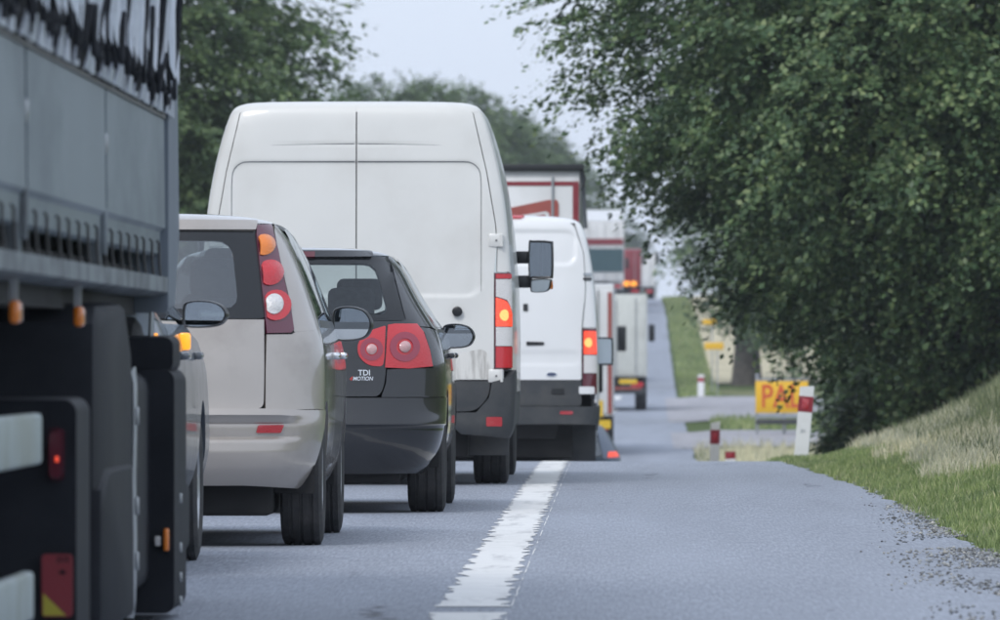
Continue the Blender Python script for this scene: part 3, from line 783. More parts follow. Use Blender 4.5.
def car(root, B, D):
    """shared shell of a hatchback; D holds its numbers"""
    p = D['paint']; yr, yf, Rw = D['yr'], D['yf'], D['R']; Ra = Rw + .045; zb, zt, belt, sill = D['bump0'], D['bump1'], D['belt'], D['sill']
    g = .004; zc = Rw
    # dark inner shell and floor
    L_ = []
    for z in (.16, .22, .45, .7, .78, belt - .04):
        w_, y0, rr, y1, rf = B.row(max(B.z0, z)); q = (w_ - .30 if z < .72 else w_ - .05)
        ya, yb = y0 + .07, y1 - .12
        L_.append([(sx * q, y, z) for sx, y in ((-.45, ya + .03), (.45, ya + .03), (.80, ya + .22), (1, ya + .52), (1, yb - .3), (.7, yb), (-.7, yb), (-1, yb - .3), (-1, ya + .52), (-.80, ya + .22))])
    obj('inner_shell', loft(NB(), L_), 'underbody', root)
    # panels
    aR = math.degrees(math.asin(min(1, (zt - zc) / Ra))) if zt - zc < Ra else 90
    aB = math.degrees(math.asin(max(-1, (zb - zc) / Ra)))
    half = [('u', 0, zt), ('r', D['hx'] * .7, zt)] + [('r', D['hx'] + .03, zt)] + [('u', .8, zt)] + arch(yr, zc, Ra, 180 - aR, 180 - aB, 8) + [('u', .75, zb), ('u', .4, zb + D.get('lip', 0)), ('u', 0, zb + D.get('lip', 0))]
    bump = B.patch('rear_bumper', full(half), p, root, off=.006, thick=.03, du=.05, dz=.009, disp=D.get('bdisp'))
    yd = D['yd']
    lampz = D['lamp_low']
    for sg in (1, -1):
        q = [('r', D['hx'] + g, zt + g), ('u', .8, zt + g)] + arch(yr, zc, Ra, 180 - aR + 1, 8, 12)
        q += [('s', yd + .30, zc + .10), ('s', yd + .04, zc + .48), ('s', yd, belt)]
        q += D['quarter_top']
        B.patch('quarter_panel', q, p, root, sg, du=.05, dz=.05, thick=.03)
        y2, y3 = D['doors']
        B.patch('door', [('s', yd + .006, belt), ('s', yd + .046, zc + .48), ('s', yd + .306, zc + .10), ('s', yd + .31, sill), ('s', y2, sill), ('s', y2, belt)], p, root, sg, du=.08, thick=.02)
        fd = B.patch('door', [('s', y2 + .007, belt), ('s', y2 + .007, sill), ('s', y3, sill), ('s', y3, belt)], p, root, sg, du=.08, thick=.02)
        af = math.degrees(math.asin((sill - zc) / Ra)) if abs(sill - zc) < Ra else 0
        B.patch('front_wing', [('s', y3 + .007, belt - .02), ('s', y3 + .007, sill)] + arch(yf, zc, Ra, 180 - af, 0, 12) + [('s', yf + Ra + .06, zc), ('u', 2.25, .62), ('u', 2.25, belt - .10)], p, root, sg, du=.08, thick=.03)
        B.patch('sill_trim', [('s', yr + Ra + .02, sill - g), ('s', yr + Ra + .02, B.z0 + .03), ('s', yf - Ra - .02, B.z0 + .03), ('s', yf - Ra - .02, sill - g)], 'dark_plastic', root, sg, du=.15, thick=.03)
        # greenhouse
        for nm, poly, mt in D['green'](sg): B.patch(nm, poly, mt, root, sg, du=.06, dz=.05, thick=.012)
        for yy in D['handles']:
            c_, nv = B.frame(B.us(yy, belt - .13, sg), belt - .13, .012)
            obj('door_handle', BOX(c_.x - .022, c_.x + .022, c_.y - .1, c_.y + .1, c_.z - .016, c_.z + .016, .012), D.get('handle_mat', p), root)
        # wheel wells
        for yc in (yr, yf):
            w_ = D['track']
            bm = NB(); pts = [(yc + (Ra + .01) * math.cos(R(a)), zc + (Ra + .01) * math.sin(R(a))) for a in range(-10, 191, 10)]
            for (a, b) in zip(pts[:-1], pts[1:]):
                vs = [bm.verts.new((sg * xx, *q_)) for xx, q_ in ((w_ - .26, a), (w_ - .03, a), (w_ - .03, b), (w_ - .26, b))]; bm.faces.new(vs)
            obj('wheel_liner', bm, 'underbody', root)
            wheel(root, sg * (w_ - D['tw'] / 2), yc, Rw, D['tw'], D['rim'], sg)
    B.patch('front_bumper', [('u', 2.28, .60), ('s', yf + Ra + .07, .5), ('s', yf + Ra + .04, zb), ('u', 2.6, zb), ('u', 2.999, zb), ('u', 2.999, .60)], p, root, 1, du=.06)
    B.patch('front_bumper', [('u', 2.28, .60), ('s', yf + Ra + .07, .5), ('s', yf + Ra + .04, zb), ('u', 2.6, zb), ('u', 2.999, zb), ('u', 2.999, .60)], p, root, -1, du=.06)
    hz = D['hood']
    for sg in (1, -1):
        B.patch('bonnet', [('u', 2.26, .61), ('u', 2.999, .61), ('u', 2.999, hz), ('u', 2.26, hz)], p, root, sg, du=.08)
        B.patch('windscreen', [('u', 2.34, hz + .02), ('u', 2.999, hz + .02), ('u', 2.999, D['roof0'] - .01), ('u', 2.30, D['roof0'] - .01)], 'glass_clear', root, sg, du=.08, thick=.004)
        B.patch('windscreen_pillar', [('u', 2.02, hz + .0), ('u', 2.33, hz + .0), ('u', 2.29, D['roof0']), ('u', 2.02, D['roof0'])], p, root, sg, du=.08)
    # roof: one sheet
    zs = np.unique(np.concatenate([np.linspace(D['roof0'], B.z1, 12)])); us_ = np.concatenate([np.linspace(-3, -2, 10)[:-1], np.linspace(-2, -1, 8)[:-1], np.linspace(-1, 1, 34)[:-1], np.linspace(1, 2, 8)[:-1], np.linspace(2, 3, 10)])
    bm = NB(); gr = [[bm.verts.new(B.S(u, z)) for u in us_] for z in zs]
    for a, b in zip(gr[:-1], gr[1:]):
        for i in range(len(us_) - 1): bm.faces.new((a[i], a[i + 1], b[i + 1], b[i]))
    bmesh.ops.remove_doubles(bm, verts=bm.verts[:], dist=1e-4)
    es = [e for e in bm.edges if e.is_boundary]; bmesh.ops.holes_fill(bm, edges=[e for e in es if e.verts[0].co.z > B.z1 - .002])
    obj('roof', bm, p, root)
    # cabin
    for x in (-.36, .36):
        seat(root, x, D['seat_y'], .55, .48, D['seat_h'])
        seat(root, x * .95, D['seat_y'] - .95, .55, .55, D['seat_h'] - .06)
    obj('dashboard', BOX(-.65, .65, D['seat_y'] + 1.0, D['seat_y'] + 1.35, .7, belt + .0, .05), 'interior', root)
    tag_ = NB(); tube(tag_, [(-.36 + .18 * math.cos(R(a)), D['seat_y'] + .8 + .05 * math.sin(R(a)), belt - .08 + .18 * math.sin(R(a))) for a in range(0, 361, 20)], .012)
    obj('steering_wheel', tag_, 'interior', root)

# ---------------------------------------------------------------- silver hatchback (tall rear lamps)
SN = 8333 / 222.
nx = px2x(133, SN)
note = thing('silver_hatchback', 'silver grey hatchback with tall rear lamps up the pillar, behind the black car', 'car', (nx, SN, -.005), 0)
B = Body([(.20, .70, .16, 0.41, 3.95, .5), (.30, .79, .06, 0.43, 4.05, .5), (.42, .83, .012, 0.45, 4.08, .5), (.55, .843, 0, 0.45, 4.08, .5), (.64, .846, .03, 0.45, 4.06, .5), (.80, .848, .05, 0.46, 3.98, .55),
          (.94, .838, .075, 0.46, 3.70, .7), (1.02, .815, .09, 0.46, 3.25, .6), (1.2, .755, .15, 0.43, 2.9, .5), (1.36, .69, .215, 0.41, 2.58, .45), (1.44, .645, .25, 0.39, 2.40, .42),
          (1.475, .61, .27, 0.38, 2.28, .42), (1.50, .53, .33, 0.41, 2.1, .42), (1.52, .36, .48, 0.41, 1.9, .4), (1.53, .04, .9, 0.10, 1.5, .1)], 2.45, 3.0)
qt = [('s', .62, 1.0), ('r', .722, .980), ('r', .706, .969), ('r', .595, .968), ('r', .592, .8)]
def green(sg):
    return [('rear_pillar', [('r', .715, .98), ('r', .70, 1.1), ('r', .635, 1.36), ('r', .612, 1.47), ('s', .60, 1.47), ('s', .80, 1.40), ('s', .66, 1.03), ('s', .62, 1.0)], 'silver_paint'),
            ('side_window', [('s', .68, 1.03), ('s', .82, 1.39), ('s', 1.02, 1.455), ('s', 1.55, 1.465), ('s', 1.55, 1.03)], 'glass_side'),
            ('side_window', [('s', 1.62, 1.03), ('s', 1.62, 1.46), ('u', 1.93, 1.455), ('u', 1.93, 1.03)], 'glass_side'),
            ('door_pillar', [('s', 1.54, 1.0), ('s', 1.54, 1.47), ('s', 1.63, 1.47), ('s', 1.63, 1.0)], 'black_trim'),
            ('waist_seal', [('s', .66, 1.0), ('s', .66, 1.035), ('u', 1.98, 1.035), ('u', 1.98, 1.0)], 'black_trim'),
            ('roof_rail', [('s', .60, 1.47), ('s', .78, 1.445), ('u', 1.98, 1.465), ('u', 2.0, 1.478), ('s', .6, 1.478)], 'black_trim')]
def bd(x, z):
    # moulded groove that runs across the bumper under the tailgate
    a = abs(z - .535); f = max(0, 1 - max(0, abs(x) - .68) / .05) if abs(x) > .68 else 1
    v = .022 if z > .59 else (.014 * max(0, min(1, (.50 - z) / .06)) * max(0, min(1, (z - .27) / .10)))
    v *= 1 - max(0, min(1, (abs(x) - .66) / .10))
    return v - .022 * f * (1 if a < .034 else max(0, 1 - (a - .034) / .010))
D = dict(paint='silver_paint', yr=.68, yf=3.28, R=.31, bump0=.27, bump1=.625, belt=1.0, sill=.30, hx=.588, lip=.02, bdisp=bd, yd=.72, doors=(1.60, 2.72), lamp_low=.97,
         quarter_top=qt, green=green, handles=(1.42, 2.45), handle_mat='chrome', track=.835, tw=.19, rim=.19, hood=1.0, roof0=1.475, seat_y=1.75, seat_h=.62)
car(note, B, D)
hatch = B.patch('tailgate', fil([(-.582, 1.036), (.582, 1.036), (.585, .80), (.583, .632), (-.583, .632), (-.585, .80)], [.004, .004, .03, .035, .035, .03]), 'silver_paint', note, du=.05, dz=.04, thick=.03)
B.ring('window_surround', fil([(-.545, 1.445), (.545, 1.445), (.60, 1.04), (-.60, 1.04)], .005), fil([(-.43, 1.395), (.43, 1.395), (.47, 1.085), (-.47, 1.085)], .07), 'gloss_black', note, off=-.002, thick=.012)
B.patch('rear_window', fil([(-.432, 1.397), (.432, 1.397), (.472, 1.083), (-.472, 1.083)], .07), 'glass_tint', note, off=-.003, thick=0)
B.patch('spoiler', [('r', -.54, 1.48), ('r', .54, 1.48), ('r', .53, 1.44), ('r', -.53, 1.44)], 'silver_paint', note, off=.012, thick=.03)
for sg in (1, -1):
    lamp = B.patch('rear_lamp', [('r', .532, 1.465), ('r', .60, 1.468), ('r', .632, 1.36), ('r', .668, 1.2), ('r', .698, 1.08), ('r', .712, .99), ('r', .70, .975), ('r', .594, .973), ('r', .586, 1.04), ('r', .56, 1.25)], 'lens_purple', note, sg, off=.006, thick=.02, du=.03, dz=.03)
    B.patch('indicator_lens', cl(circ(.568, 1.372, .050, sz=.95), INN), 'lens_amber', lamp, sg, dome=.016, off=.013, thick=.008, du=.02, dz=.02)
    B.patch('brake_lens', cl(circ(.600, 1.246, .058, sz=1.0), INN), 'lens_red', lamp, sg, dome=.016, off=.013, thick=.008, du=.02, dz=.02)
    B.patch('tail_lens', cl(circ(.628, 1.098, .066, sz=1.05), INN), 'lens_red', lamp, sg, off=.013, thick=.008, du=.02, dz=.02)
    B.patch('reverse_lens', cl(circ(.618, 1.102, .040, sz=1.15), INN), 'lens_clear', lamp, sg, dome=.016, off=.018, thick=.006, du=.02, dz=.02)
    B.patch('reflector', fil([(.565, .56), (.68, .56), (.665, .522), (.555, .522)], .006), 'reflector', note, sg, off=-.008, thick=.012, du=.03, dz=.02)
    B.patch('parking_sensor', circ(.635, .43, .014, 12), 'silver_paint', note, sg, off=.016, thick=.01, du=.02, dz=.02)
    mirror(note, sg * .905, 2.55, 1.025, .195, .17, sg, .14, 'black_trim', None, .05)
B.patch('number_plate', fil([(-.26, .80), (.26, .80), (.26, .69), (-.26, .69)], .01), 'clean_white', note, off=.008, thick=.01)
obj('exhaust_silencer', BOX(-.5, .3, .2, .6, .15, .27, .05), 'underbody', note)
obj('undertray', BOX(-.62, .62, .25, 3.6, .145, .34, .03), 'underbody', note)

# ---------------------------------------------------------------- black hatchback
SG = 8333 / 183.
gx = px2x(283, SG)
golf = thing('black_hatchback', 'black hatchback with round red rear lamps between the silver car and white van', 'car', (gx, SG, -.005), 0)
B = Body([(.17, .70, .14, 0.39, 4.05, .5), (.26, .80, .05, 0.44, 4.15, .5), (.40, .862, .005, 0.47, 4.2, .5), (.49, .876, 0, 0.47, 4.2, .5), (.56, .878, .02, 0.47, 4.18, .5), (.66, .880, .035, 0.47, 4.1, .55), (.80, .878, .05, 0.47, 4.0, .6),
          (.92, .860, .06, 0.47, 3.75, .7), (1.00, .835, .075, 0.47, 3.35, .6), (1.07, .79, .11, 0.45, 3.1, .55), (1.22, .70, .21, 0.42, 2.82, .5), (1.36, .625, .31, 0.39, 2.55, .45),
          (1.405, .59, .34, 0.38, 2.45, .42), (1.43, .555, .355, 0.38, 2.35, .42), (1.455, .47, .42, 0.39, 2.2, .42), (1.472, .30, .6, 0.39, 1.95, .4), (1.48, .04, 1.0, 0.10, 1.5, .1)], 2.5, 3.0)
qt = [('s', .60, 1.0), ('r', .80, 1.02), ('r', .738, 1.03), ('r', .766, 1.0), ('r', .799, .90), ('r', .814, .804), ('r', .566, .796), ('r', .560, .72)]
def green(sg):
    return [('rear_pillar', [('r', .575, 1.04), ('r', .80, 1.03), ('s', .60, 1.0), ('s', .72, 1.0), ('s', .70, 1.07), ('s', .86, 1.36), ('s', .62, 1.425), ('r', .556, 1.425), ('r', .585, 1.36), ('r', .665, 1.07)], 'black_paint'),
            ('side_window', [('s', .74, 1.02), ('s', .90, 1.36), ('s', 1.1, 1.40), ('s', 1.55, 1.408), ('s', 1.55, 1.02)], 'glass_side'),
            ('side_window', [('s', 1.62, 1.02), ('s', 1.62, 1.408), ('u', 1.93, 1.40), ('u', 1.93, 1.02)], 'glass_side'),
            ('door_pillar', [('s', 1.54, 1.0), ('s', 1.54, 1.415), ('s', 1.63, 1.415), ('s', 1.63, 1.0)], 'black_trim'),
            ('waist_seal', [('s', .72, 1.0), ('s', .72, 1.03), ('u', 1.98, 1.03), ('u', 1.98, 1.0)], 'black_trim'),
            ('roof_rail', [('s', .62, 1.425), ('s', .86, 1.395), ('u', 1.98, 1.405), ('u', 2.0, 1.428)], 'gloss_black')]
def bd(x, z): return -.010 if z < .484 else (0 if z > .494 else -.010 * (.494 - z) / .01)
D = dict(paint='black_paint', yr=.80, yf=3.38, R=.32, bump0=.22, bump1=.64, belt=1.0, sill=.30, hx=.53, lip=.0, bdisp=bd, yd=.80, doors=(1.60, 2.76), lamp_low=.81,
         quarter_top=qt, green=green, handles=(1.42, 2.5), track=.872, tw=.205, rim=.20, hood=1.0, roof0=1.425, seat_y=1.85, seat_h=.55)
car(golf, B, D)
B.patch('tailgate', fil([(-.655, 1.062), (.655, 1.062), (.574, 1.035), (.560, .80), (.548, .70), (.52, .648), (-.52, .648), (-.548, .70), (-.560, .80), (-.574, 1.035)], [.005, .005, .01, .02, .03, .03, .03, .03, .02, .01]), 'black_paint', golf, du=.05, dz=.04, thick=.03)
B.ring('window_surround', fil([(-.575, 1.42), (.575, 1.42), (.685, 1.066), (-.685, 1.066)], .005), fil([(-.49, 1.378), (.49, 1.378), (.572, 1.10), (-.572, 1.10)], .06), 'gloss_black', golf, off=-.002, thick=.012)
B.patch('rear_window', fil([(-.492, 1.380), (.492, 1.380), (.574, 1.098), (-.574, 1.098)], .06), 'glass_clear', golf, off=-.003, thick=0)
B.patch('spoiler', fil([(-.47, 1.440), (.47, 1.440), (.475, 1.410), (-.475, 1.410)], .014), 'black_paint', golf, off=.014, thick=.05)
B.patch('high_brake_light', [('r', -.07, 1.432), ('r', .16, 1.432), ('r', .16, 1.408), ('r', -.07, 1.408)], 'lens_dark_red', golf, off=.018, thick=.02)
for sg in (1, -1):
    li = B.patch('inner_rear_lamp', fil([(.553, 1.032), (.548, .865), (.54, .812), (.46, .815), (.405, .87), (.402, .94), (.45, 1.0)], [.01, .01, .02, .06, .05, .05, .05]), 'lens_red', golf, sg, off=.010, thick=.02, du=.03, dz=.03)
    B.patch('reverse_lens', circ(.478, .905, .028), 'lens_rose', li, sg, dome=.016, off=.016, thick=.006, du=.02, dz=.02)
    B.ring('lens_ring', circ(.478, .905, .062), circ(.478, .905, .036), 'lens_ring', li, sg, off=.013, thick=.004)
    lo = B.patch('outer_rear_lamp', [('r', .566, 1.036), ('r', .60, 1.042), ('r', .72, 1.042), ('r', .755, 1.0), ('r', .79, .90), ('r', .806, .812), ('r', .68, .80), ('r', .552, .806), ('r', .558, .90)], 'lens_red', golf, sg, off=.010, thick=.02, du=.03, dz=.03)
    B.ring('lens_ring', circ(.655, .918, .080), circ(.655, .918, .045), 'lens_ring', lo, sg, off=.014, thick=.004)
    B.patch('reverse_lens', circ(.655, .918, .030), 'lens_rose', lo, sg, dome=.016, off=.018, thick=.006, du=.02, dz=.02)
    mirror(golf, sg * .905, 2.70, .985, .19, .145, sg, .13, 'black_trim', None, .05)
B.patch('number_plate', fil([(-.26, .62), (.26, .62), (.26, .51), (-.26, .51)], .01), 'clean_white', golf, off=.010, thick=.01)
def badge(Bd, body_txt, size, x, z, m, root, sx=1., shear=0., off=.006):
    c_, nv = Bd.frame(Bd.ur(x, z), z, off)
    text_mesh(body_txt, size, c_, (math.pi / 2 - math.asin(max(-1, min(1, nv.z))), 0, math.atan2(nv.x, -nv.y)), m, root, 'lettering', .0015, sx=sx, shear=shear)
badge(B, 'TDI', .043, .440, .776, 'badge', golf, 1.0)
badge(B, '4', .032, .366, .744, 'badge_red', golf, 1., .3)
badge(B, 'MOTION', .030, .432, .744, 'badge', golf, .92, .2)
obj('exhaust_silencer', BOX(-.6, -.1, .2, .6, .17, .27, .05), 'underbody', golf)
obj('undertray', BOX(-.64, .64, .25, 3.7, .17, .34, .03), 'underbody', golf)
for x in (-.42, -.34):
    obj('tailpipe', tube(NB(), [(x, .05, .22), (x, .35, .22)], .022, 10), 'steel', golf)

# ---------------------------------------------------------------- dark car squeezed behind the lorry
SDk = 32.3
dk = thing('grey_hatchback', 'dark grey car mostly hidden by the lorry, its wing mirror showing', 'car', (-1.755 - .872, SDk, -.005), 0)
B2 = B
D2 = dict(D); D2['paint'] = 'navy_paint'; D2['yr'] = .75; D2['yf'] = 3.0 ; D2['handle_mat'] = 'navy_paint'
D2['doors'] = (1.5, 2.42)
def green(sg):
    return [('rear_pillar', [('r', .575, 1.04), ('r', .80, 1.03), ('s', .60, 1.0), ('s', .72, 1.0), ('s', .70, 1.07), ('s', .86, 1.36), ('s', .62, 1.425), ('r', .556, 1.425), ('r', .585, 1.36), ('r', .665, 1.07)], 'navy_paint'),
            ('side_window', [('s', .74, 1.02), ('s', .90, 1.36), ('s', 1.1, 1.40), ('s', 1.5, 1.408), ('s', 1.5, 1.02)], 'glass_side'),
            ('side_window', [('s', 1.56, 1.02), ('s', 1.56, 1.408), ('u', 1.93, 1.40), ('u', 1.93, 1.02)], 'glass_side'),
            ('roof_rail', [('s', .62, 1.425), ('s', .86, 1.395), ('u', 1.98, 1.405), ('u', 2.0, 1.428)], 'navy_paint')]
D2['green'] = green
car(dk, B, D2)
B.patch('tailgate', fil([(-.655, 1.062), (.655, 1.062), (.57, 1.035), (.556, .80), (.48, .655), (-.48, .655), (-.556, .80), (-.57, 1.035)], .02), 'navy_paint', dk, du=.08, dz=.08, thick=.03)
B.patch('rear_window', fil([(-.555, 1.415), (.555, 1.415), (.655, 1.07), (-.655, 1.07)], .03), 'glass_tint', dk, thick=0)
for sg in (1, -1):
    lo = B.patch('rear_lamp', [('r', .566, 1.036), ('r', .72, 1.042), ('r', .78, .96), ('r', .79, .85), ('r', .78, .812), ('r', .552, .806)], 'lens_dark_red', dk, sg, off=.010, thick=.02)
    B.patch('indicator_lens', [('s', .325, .955), ('s', .36, .955), ('s', .36, .895), ('s', .325, .895)], 'lens_lit_amber', lo, sg, off=.018, thick=.012, du=.03, dz=.03)
    obj('side_repeater', BOX(sg * .88 - .022, sg * .88 + .022, 1.56, 1.66, .895, .965, .01), 'lens_lit_amber', dk)
    mirror(dk, sg * .925, 2.30, 1.045, .19, .115, sg, .14, 'black_trim', None, .03)

# ---------------------------------------------------------------- vans
def van(root, B, D):
    p = D['paint']; yr, yf, Rw = D['yr'], D['yf'], D['R']; Ra = Rw + .06; zc = Rw
    L_ = []
    for z in (.28, .5, .8, .86, D['floor_top']):
        w_, y0, rr, y1, rf = B.row(z); q = w_ - (.34 if z < .84 else .06); ya, yb = y0 + .08, y1 - .2
        L_.append([(-q, ya, z), (q, ya, z), (q, yb, z), (-q, yb, z)])
    obj('inner_shell', loft(NB(), L_), 'underbody', root)
    zb, zt = D['bump0'], D['side0']
    aa = math.degrees(math.asin(min(1, (zt - zc) / Ra)))
    for sg in (1, -1):
        yc_ = D['cab']
        B.patch('side_panel', [('u', .70, D['roof0']), ('u', .70, D['lamp1']), ('u', D['lamp_u'], D['lamp1']), ('u', D['lamp_u'], zt)] + arch(yr, zc, Ra, 180 - aa, aa, 12) + [('s', yc_, zt), ('s', yc_, D['roof0'])], p, root, sg, du=.05, dz=.08, thick=.02)
        B.patch('cab_door', [('s', yc_ + .008, 1.45), ('s', yc_ + .008, zt), ('s', yc_ + 1.0, zt), ('s', yc_ + 1.0, 1.40)], p, root, sg, du=.1, dz=.1)
        B.patch('cab_window', [('s', yc_ + .06, 1.46), ('s', yc_ + .06, 1.98), ('s', yc_ + .62, 1.98), ('s', yc_ + .98, 1.42)], 'glass_side', root, sg, du=.1, dz=.1)
        B.patch('cab_frame', [('s', yc_, 1.99), ('s', yc_, D['roof0']), ('s', yc_ + .6, D['roof0']), ('s', yc_ + .6, 1.99)], p, root, sg, du=.1, dz=.1)
        B.patch('front_wing', [('s', yc_ + 1.01, 1.38), ('s', yc_ + 1.01, zt - .15)] + arch(yf, zc, Ra, 170, 5, 10) + [('u', 2.3, .5), ('u', 2.3, 1.15)], p, root, sg, du=.1, dz=.1)
        B.patch('bonnet', [('u', 2.3, .5), ('u', 2.999, .5), ('u', 2.999, 1.35), ('u', 2.3, 1.3)], p, root, sg, du=.1, dz=.1)
        B.patch('windscreen', [('u', 2.3, 1.36), ('u', 2.999, 1.36), ('u', 2.999, 2.1), ('u', 2.3, 2.1)], 'glass_clear', root, sg, du=.1, dz=.1)
        B.patch('sill_trim', [('s', yr + Ra, zt - .006), ('s', yr + Ra, zb + .06), ('s', yf - Ra, zb + .06), ('s', yf - Ra, zt - .006)], D['trim'], root, sg, du=.1, off=.004)
        for yc in (yr, yf):
            w_ = D['track']; wheel(root, sg * (w_ - D['tw'] / 2), yc, Rw, D['tw'], .2, sg, 'steel', True)
            bm = NB(); pts = [(yc + (Ra + .01) * math.cos(R(a)), zc + (Ra + .01) * math.sin(R(a))) for a in range(0, 181, 12)]
            for (a, b) in zip(pts[:-1], pts[1:]):
                bm.faces.new([bm.verts.new((sg * xx, *q_)) for xx, q_ in ((w_ - .3, a), (w_ - .03, a), (w_ - .03, b), (w_ - .3, b))])
            obj('wheel_liner', bm, 'underbody', root)
    zs = np.linspace(D['roof0'], B.z1, 14); us_ = np.concatenate([np.linspace(-3, -2, 10)[:-1], np.linspace(-2, -1, 8)[:-1], np.linspace(-1, 1, 40)[:-1], np.linspace(1, 2, 8)[:-1], np.linspace(2, 3, 10)])
    bm = NB(); gr = [[bm.verts.new(B.S(u, z)) for u in us_] for z in zs]
    for a, b in zip(gr[:-1], gr[1:]):
        for i in range(len(us_) - 1): bm.faces.new((a[i], a[i + 1], b[i + 1], b[i]))
    bmesh.ops.remove_doubles(bm, verts=bm.verts[:], dist=1e-4)
    bmesh.ops.holes_fill(bm, edges=[e for e in bm.edges if e.is_boundary and e.verts[0].co.z > B.z1 - .002])
    obj('roof', bm, p, root)
    obj('bulkhead', BOX(-.85, .85, D['cab'] - .06, D['cab'], .9, D['roof0'] - .05), 'interior', root)
def sq(x, z, x0, x1, z0, z1, r, e):
    """1 inside a rounded rectangle, soft over e"""
    qx = abs(x - (x0 + x1) / 2) - (x1 - x0) / 2 + r; qz = abs(z - (z0 + z1) / 2) - (z1 - z0) / 2 + r
    d_ = math.hypot(max(qx, 0), max(qz, 0)) + min(max(qx, qz), 0) - r
    t = max(0, min(1, .5 - d_ / e)); return t * t * (3 - 2 * t)

SM = 8333 / 150.
mx_ = px2x(356, SM)
master = thing('tall_white_van', 'tall dirty white panel van with double rear doors in front of the black car', 'van', (mx_, SM, -.005), 0)
B = Body([(.28, .97, .06, .10, 5.9, .5), (.40, 1.02, 0, .11, 6.1, .5), (.6, 1.032, 0, .11, 6.1, .5), (1.0, 1.036, .01, .11, 6.0, .5), (1.35, 1.034, .02, .12, 5.3, .6), (1.6, 1.02, .03, .12, 4.95, .5), (1.86, .995, .045, .12, 4.65, .5),
          (2.15, .945, .065, .13, 4.35, .45), (2.38, .885, .085, .13, 4.0, .45), (2.48, .850, .10, .14, 3.8, .45), (2.53, .815, .12, .16, 3.7, .45), (2.562, .73, .17, .2, 3.6, .45), (2.578, .5, .4, .3, 3.3, .4), (2.585, .05, 1.2, .1, 2.5, .1)], 4.5, 3.)
D = dict(paint='white_paint', yr=1.02, yf=5.1, R=.345, bump0=.33, side0=.62, cab=3.55, lamp1=1.425, lamp_u=1.0, roof0=2.50, track=1.005, tw=.235, floor_top=.95, trim='dark_plastic')
van(master, B, D)
def dd_(x, z):
    v = -.008 * sq(x, z, -.83, .83, 1.27, 2.165, .10, .03)
    if abs(x) < .60: v -= .004 * max(0, 1 - abs(z - 2.285) / .012) * max(0, 1 - (abs(x) / .60) ** 3)
    return v
for sg in (1, -1):
    door = B.patch('rear_door', [('r', .004, 2.545), ('r', .60, 2.54), ('r', .745, 2.52), ('r', .775, 2.49), ('r', .80, 2.38), ('r', .865, 2.1), ('r', .925, 1.75), ('r', .935, 1.6), ('r', .918, 1.43), ('r', .918, .79), ('r', .90, .71), ('r', .004, .71)], 'white_paint', master, sg, off=.004, thick=.03, du=.0125, dz=.011, disp=dd_)
    # dark grey strips: seam line round the panel, painted shade of the short crease above
    def seam(nm, pts, w0, w1):
        k_ = len(pts) - 1; A = []; Bk = []
        for i, (px_, pz_) in enumerate(pts):
            q0 = pts[max(0, i - 1)]; q1 = pts[min(k_, i + 1)]; tx_, tz_ = q1[0] - q0[0], q1[1] - q0[1]; l_ = math.hypot(tx_, tz_)
            hw = (w0 + (w1 - w0) * i / k_) / 2; A.append(('r', px_ - tz_ / l_ * hw, pz_ + tx_ / l_ * hw)); Bk.append(('r', px_ + tz_ / l_ * hw, pz_ - tx_ / l_ * hw))
        B.patch(nm, A + Bk[::-1], 'seam_shade_grey', door, sg, off=.0052, thick=0, du=.05, dz=.05, disp=dd_, n=2)
    seam('panel_seam', [(.01 + .1 * i, 2.165) for i in range(8)] + [(.73 + .10 * math.sin(R(a)), 2.065 + .10 * math.cos(R(a))) for a in range(10, 91, 16)] + [(.833, 2.0 - .1 * i) for i in range(8)], .0085, .003)
    seam('crease_shade', [(.01 + .07 * i, 2.285 - .00015 * i * i) for i in range(9)], .0075, .001)
    B.patch('door_lower_trim', fil([(.004, .702), (.895, .702), (.885, .60), (.80, .50), (.004, .49)], [0, .02, .08, .08, 0]), 'dark_plastic', door, sg, off=.008, thick=.03)
    B.patch('corner_post', [('r', .752, 2.515), ('r', .783, 2.49), ('r', .808, 2.38), ('r', .873, 2.1), ('r', .933, 1.75), ('r', .944, 1.6), ('r', .94, 1.43), ('u', .72, 1.43), ('u', .69, 2.1), ('u', .69, 2.5)], 'white_paint', master, sg, off=.0, thick=.03, du=.02)
    for zz in (1.64, .735):
        c_, nv = B.frame(B.ur(.935, zz) * sg, zz, .0)
        h = obj('hinge', BOX(-.055, .05, -.022, .02, -.045, .045, .012), 'white_paint', master); h.location = c_
        obj('hinge_bolt', BOX(-.006, .006, -.028, -.018, -.006, .006, .002), 'grey_plastic', h)
        obj('hinge_pin', tube(NB(), [(.035, -.018, -.04), (.035, -.018, .04)], .012, 8), 'white_paint', h)
    L0 = [('r', .922, 1.424), ('u', .73, 1.424), ('u', .77, .78), ('r', .922, .78)]
    lamp = B.patch('rear_lamp', L0, 'lens_dark_red', master, sg, off=.004, thick=.03, du=.04, dz=.04)
    def lens(nm, pts, m):
        B.patch(nm, [('u', B.ur(.930, z) * (1 - f) + (.715 + .03 * (1.42 - z)) * f, z) for f, z in pts], m, lamp, sg, off=.016, thick=.012, du=.03, dz=.025)
    lens('top_lens', [(0, 1.415), (1, 1.415), (1, 1.385), (0, 1.385)], 'lens_red')
    lens('reverse_lens', [(0, 1.380), (1, 1.380), (1, 1.17), (.85, 1.18), (.5, 1.24), (.0, 1.265)], 'lens_clear')
    lens('brake_lens', [(0, 1.258), (.45, 1.232), (.85, 1.17), (1, 1.15), (1, 1.065), (0, 1.065)], 'lens_lit')
    B.patch('bulb_glow', [('u', B.ur(.930, 1.13) + .065 + .042 * math.cos(R(a)), 1.14 + .038 * math.sin(R(a))) for a in range(0, 360, 24)], 'lens_glow', lamp, sg, off=.019, thick=.004, du=.02, dz=.02)
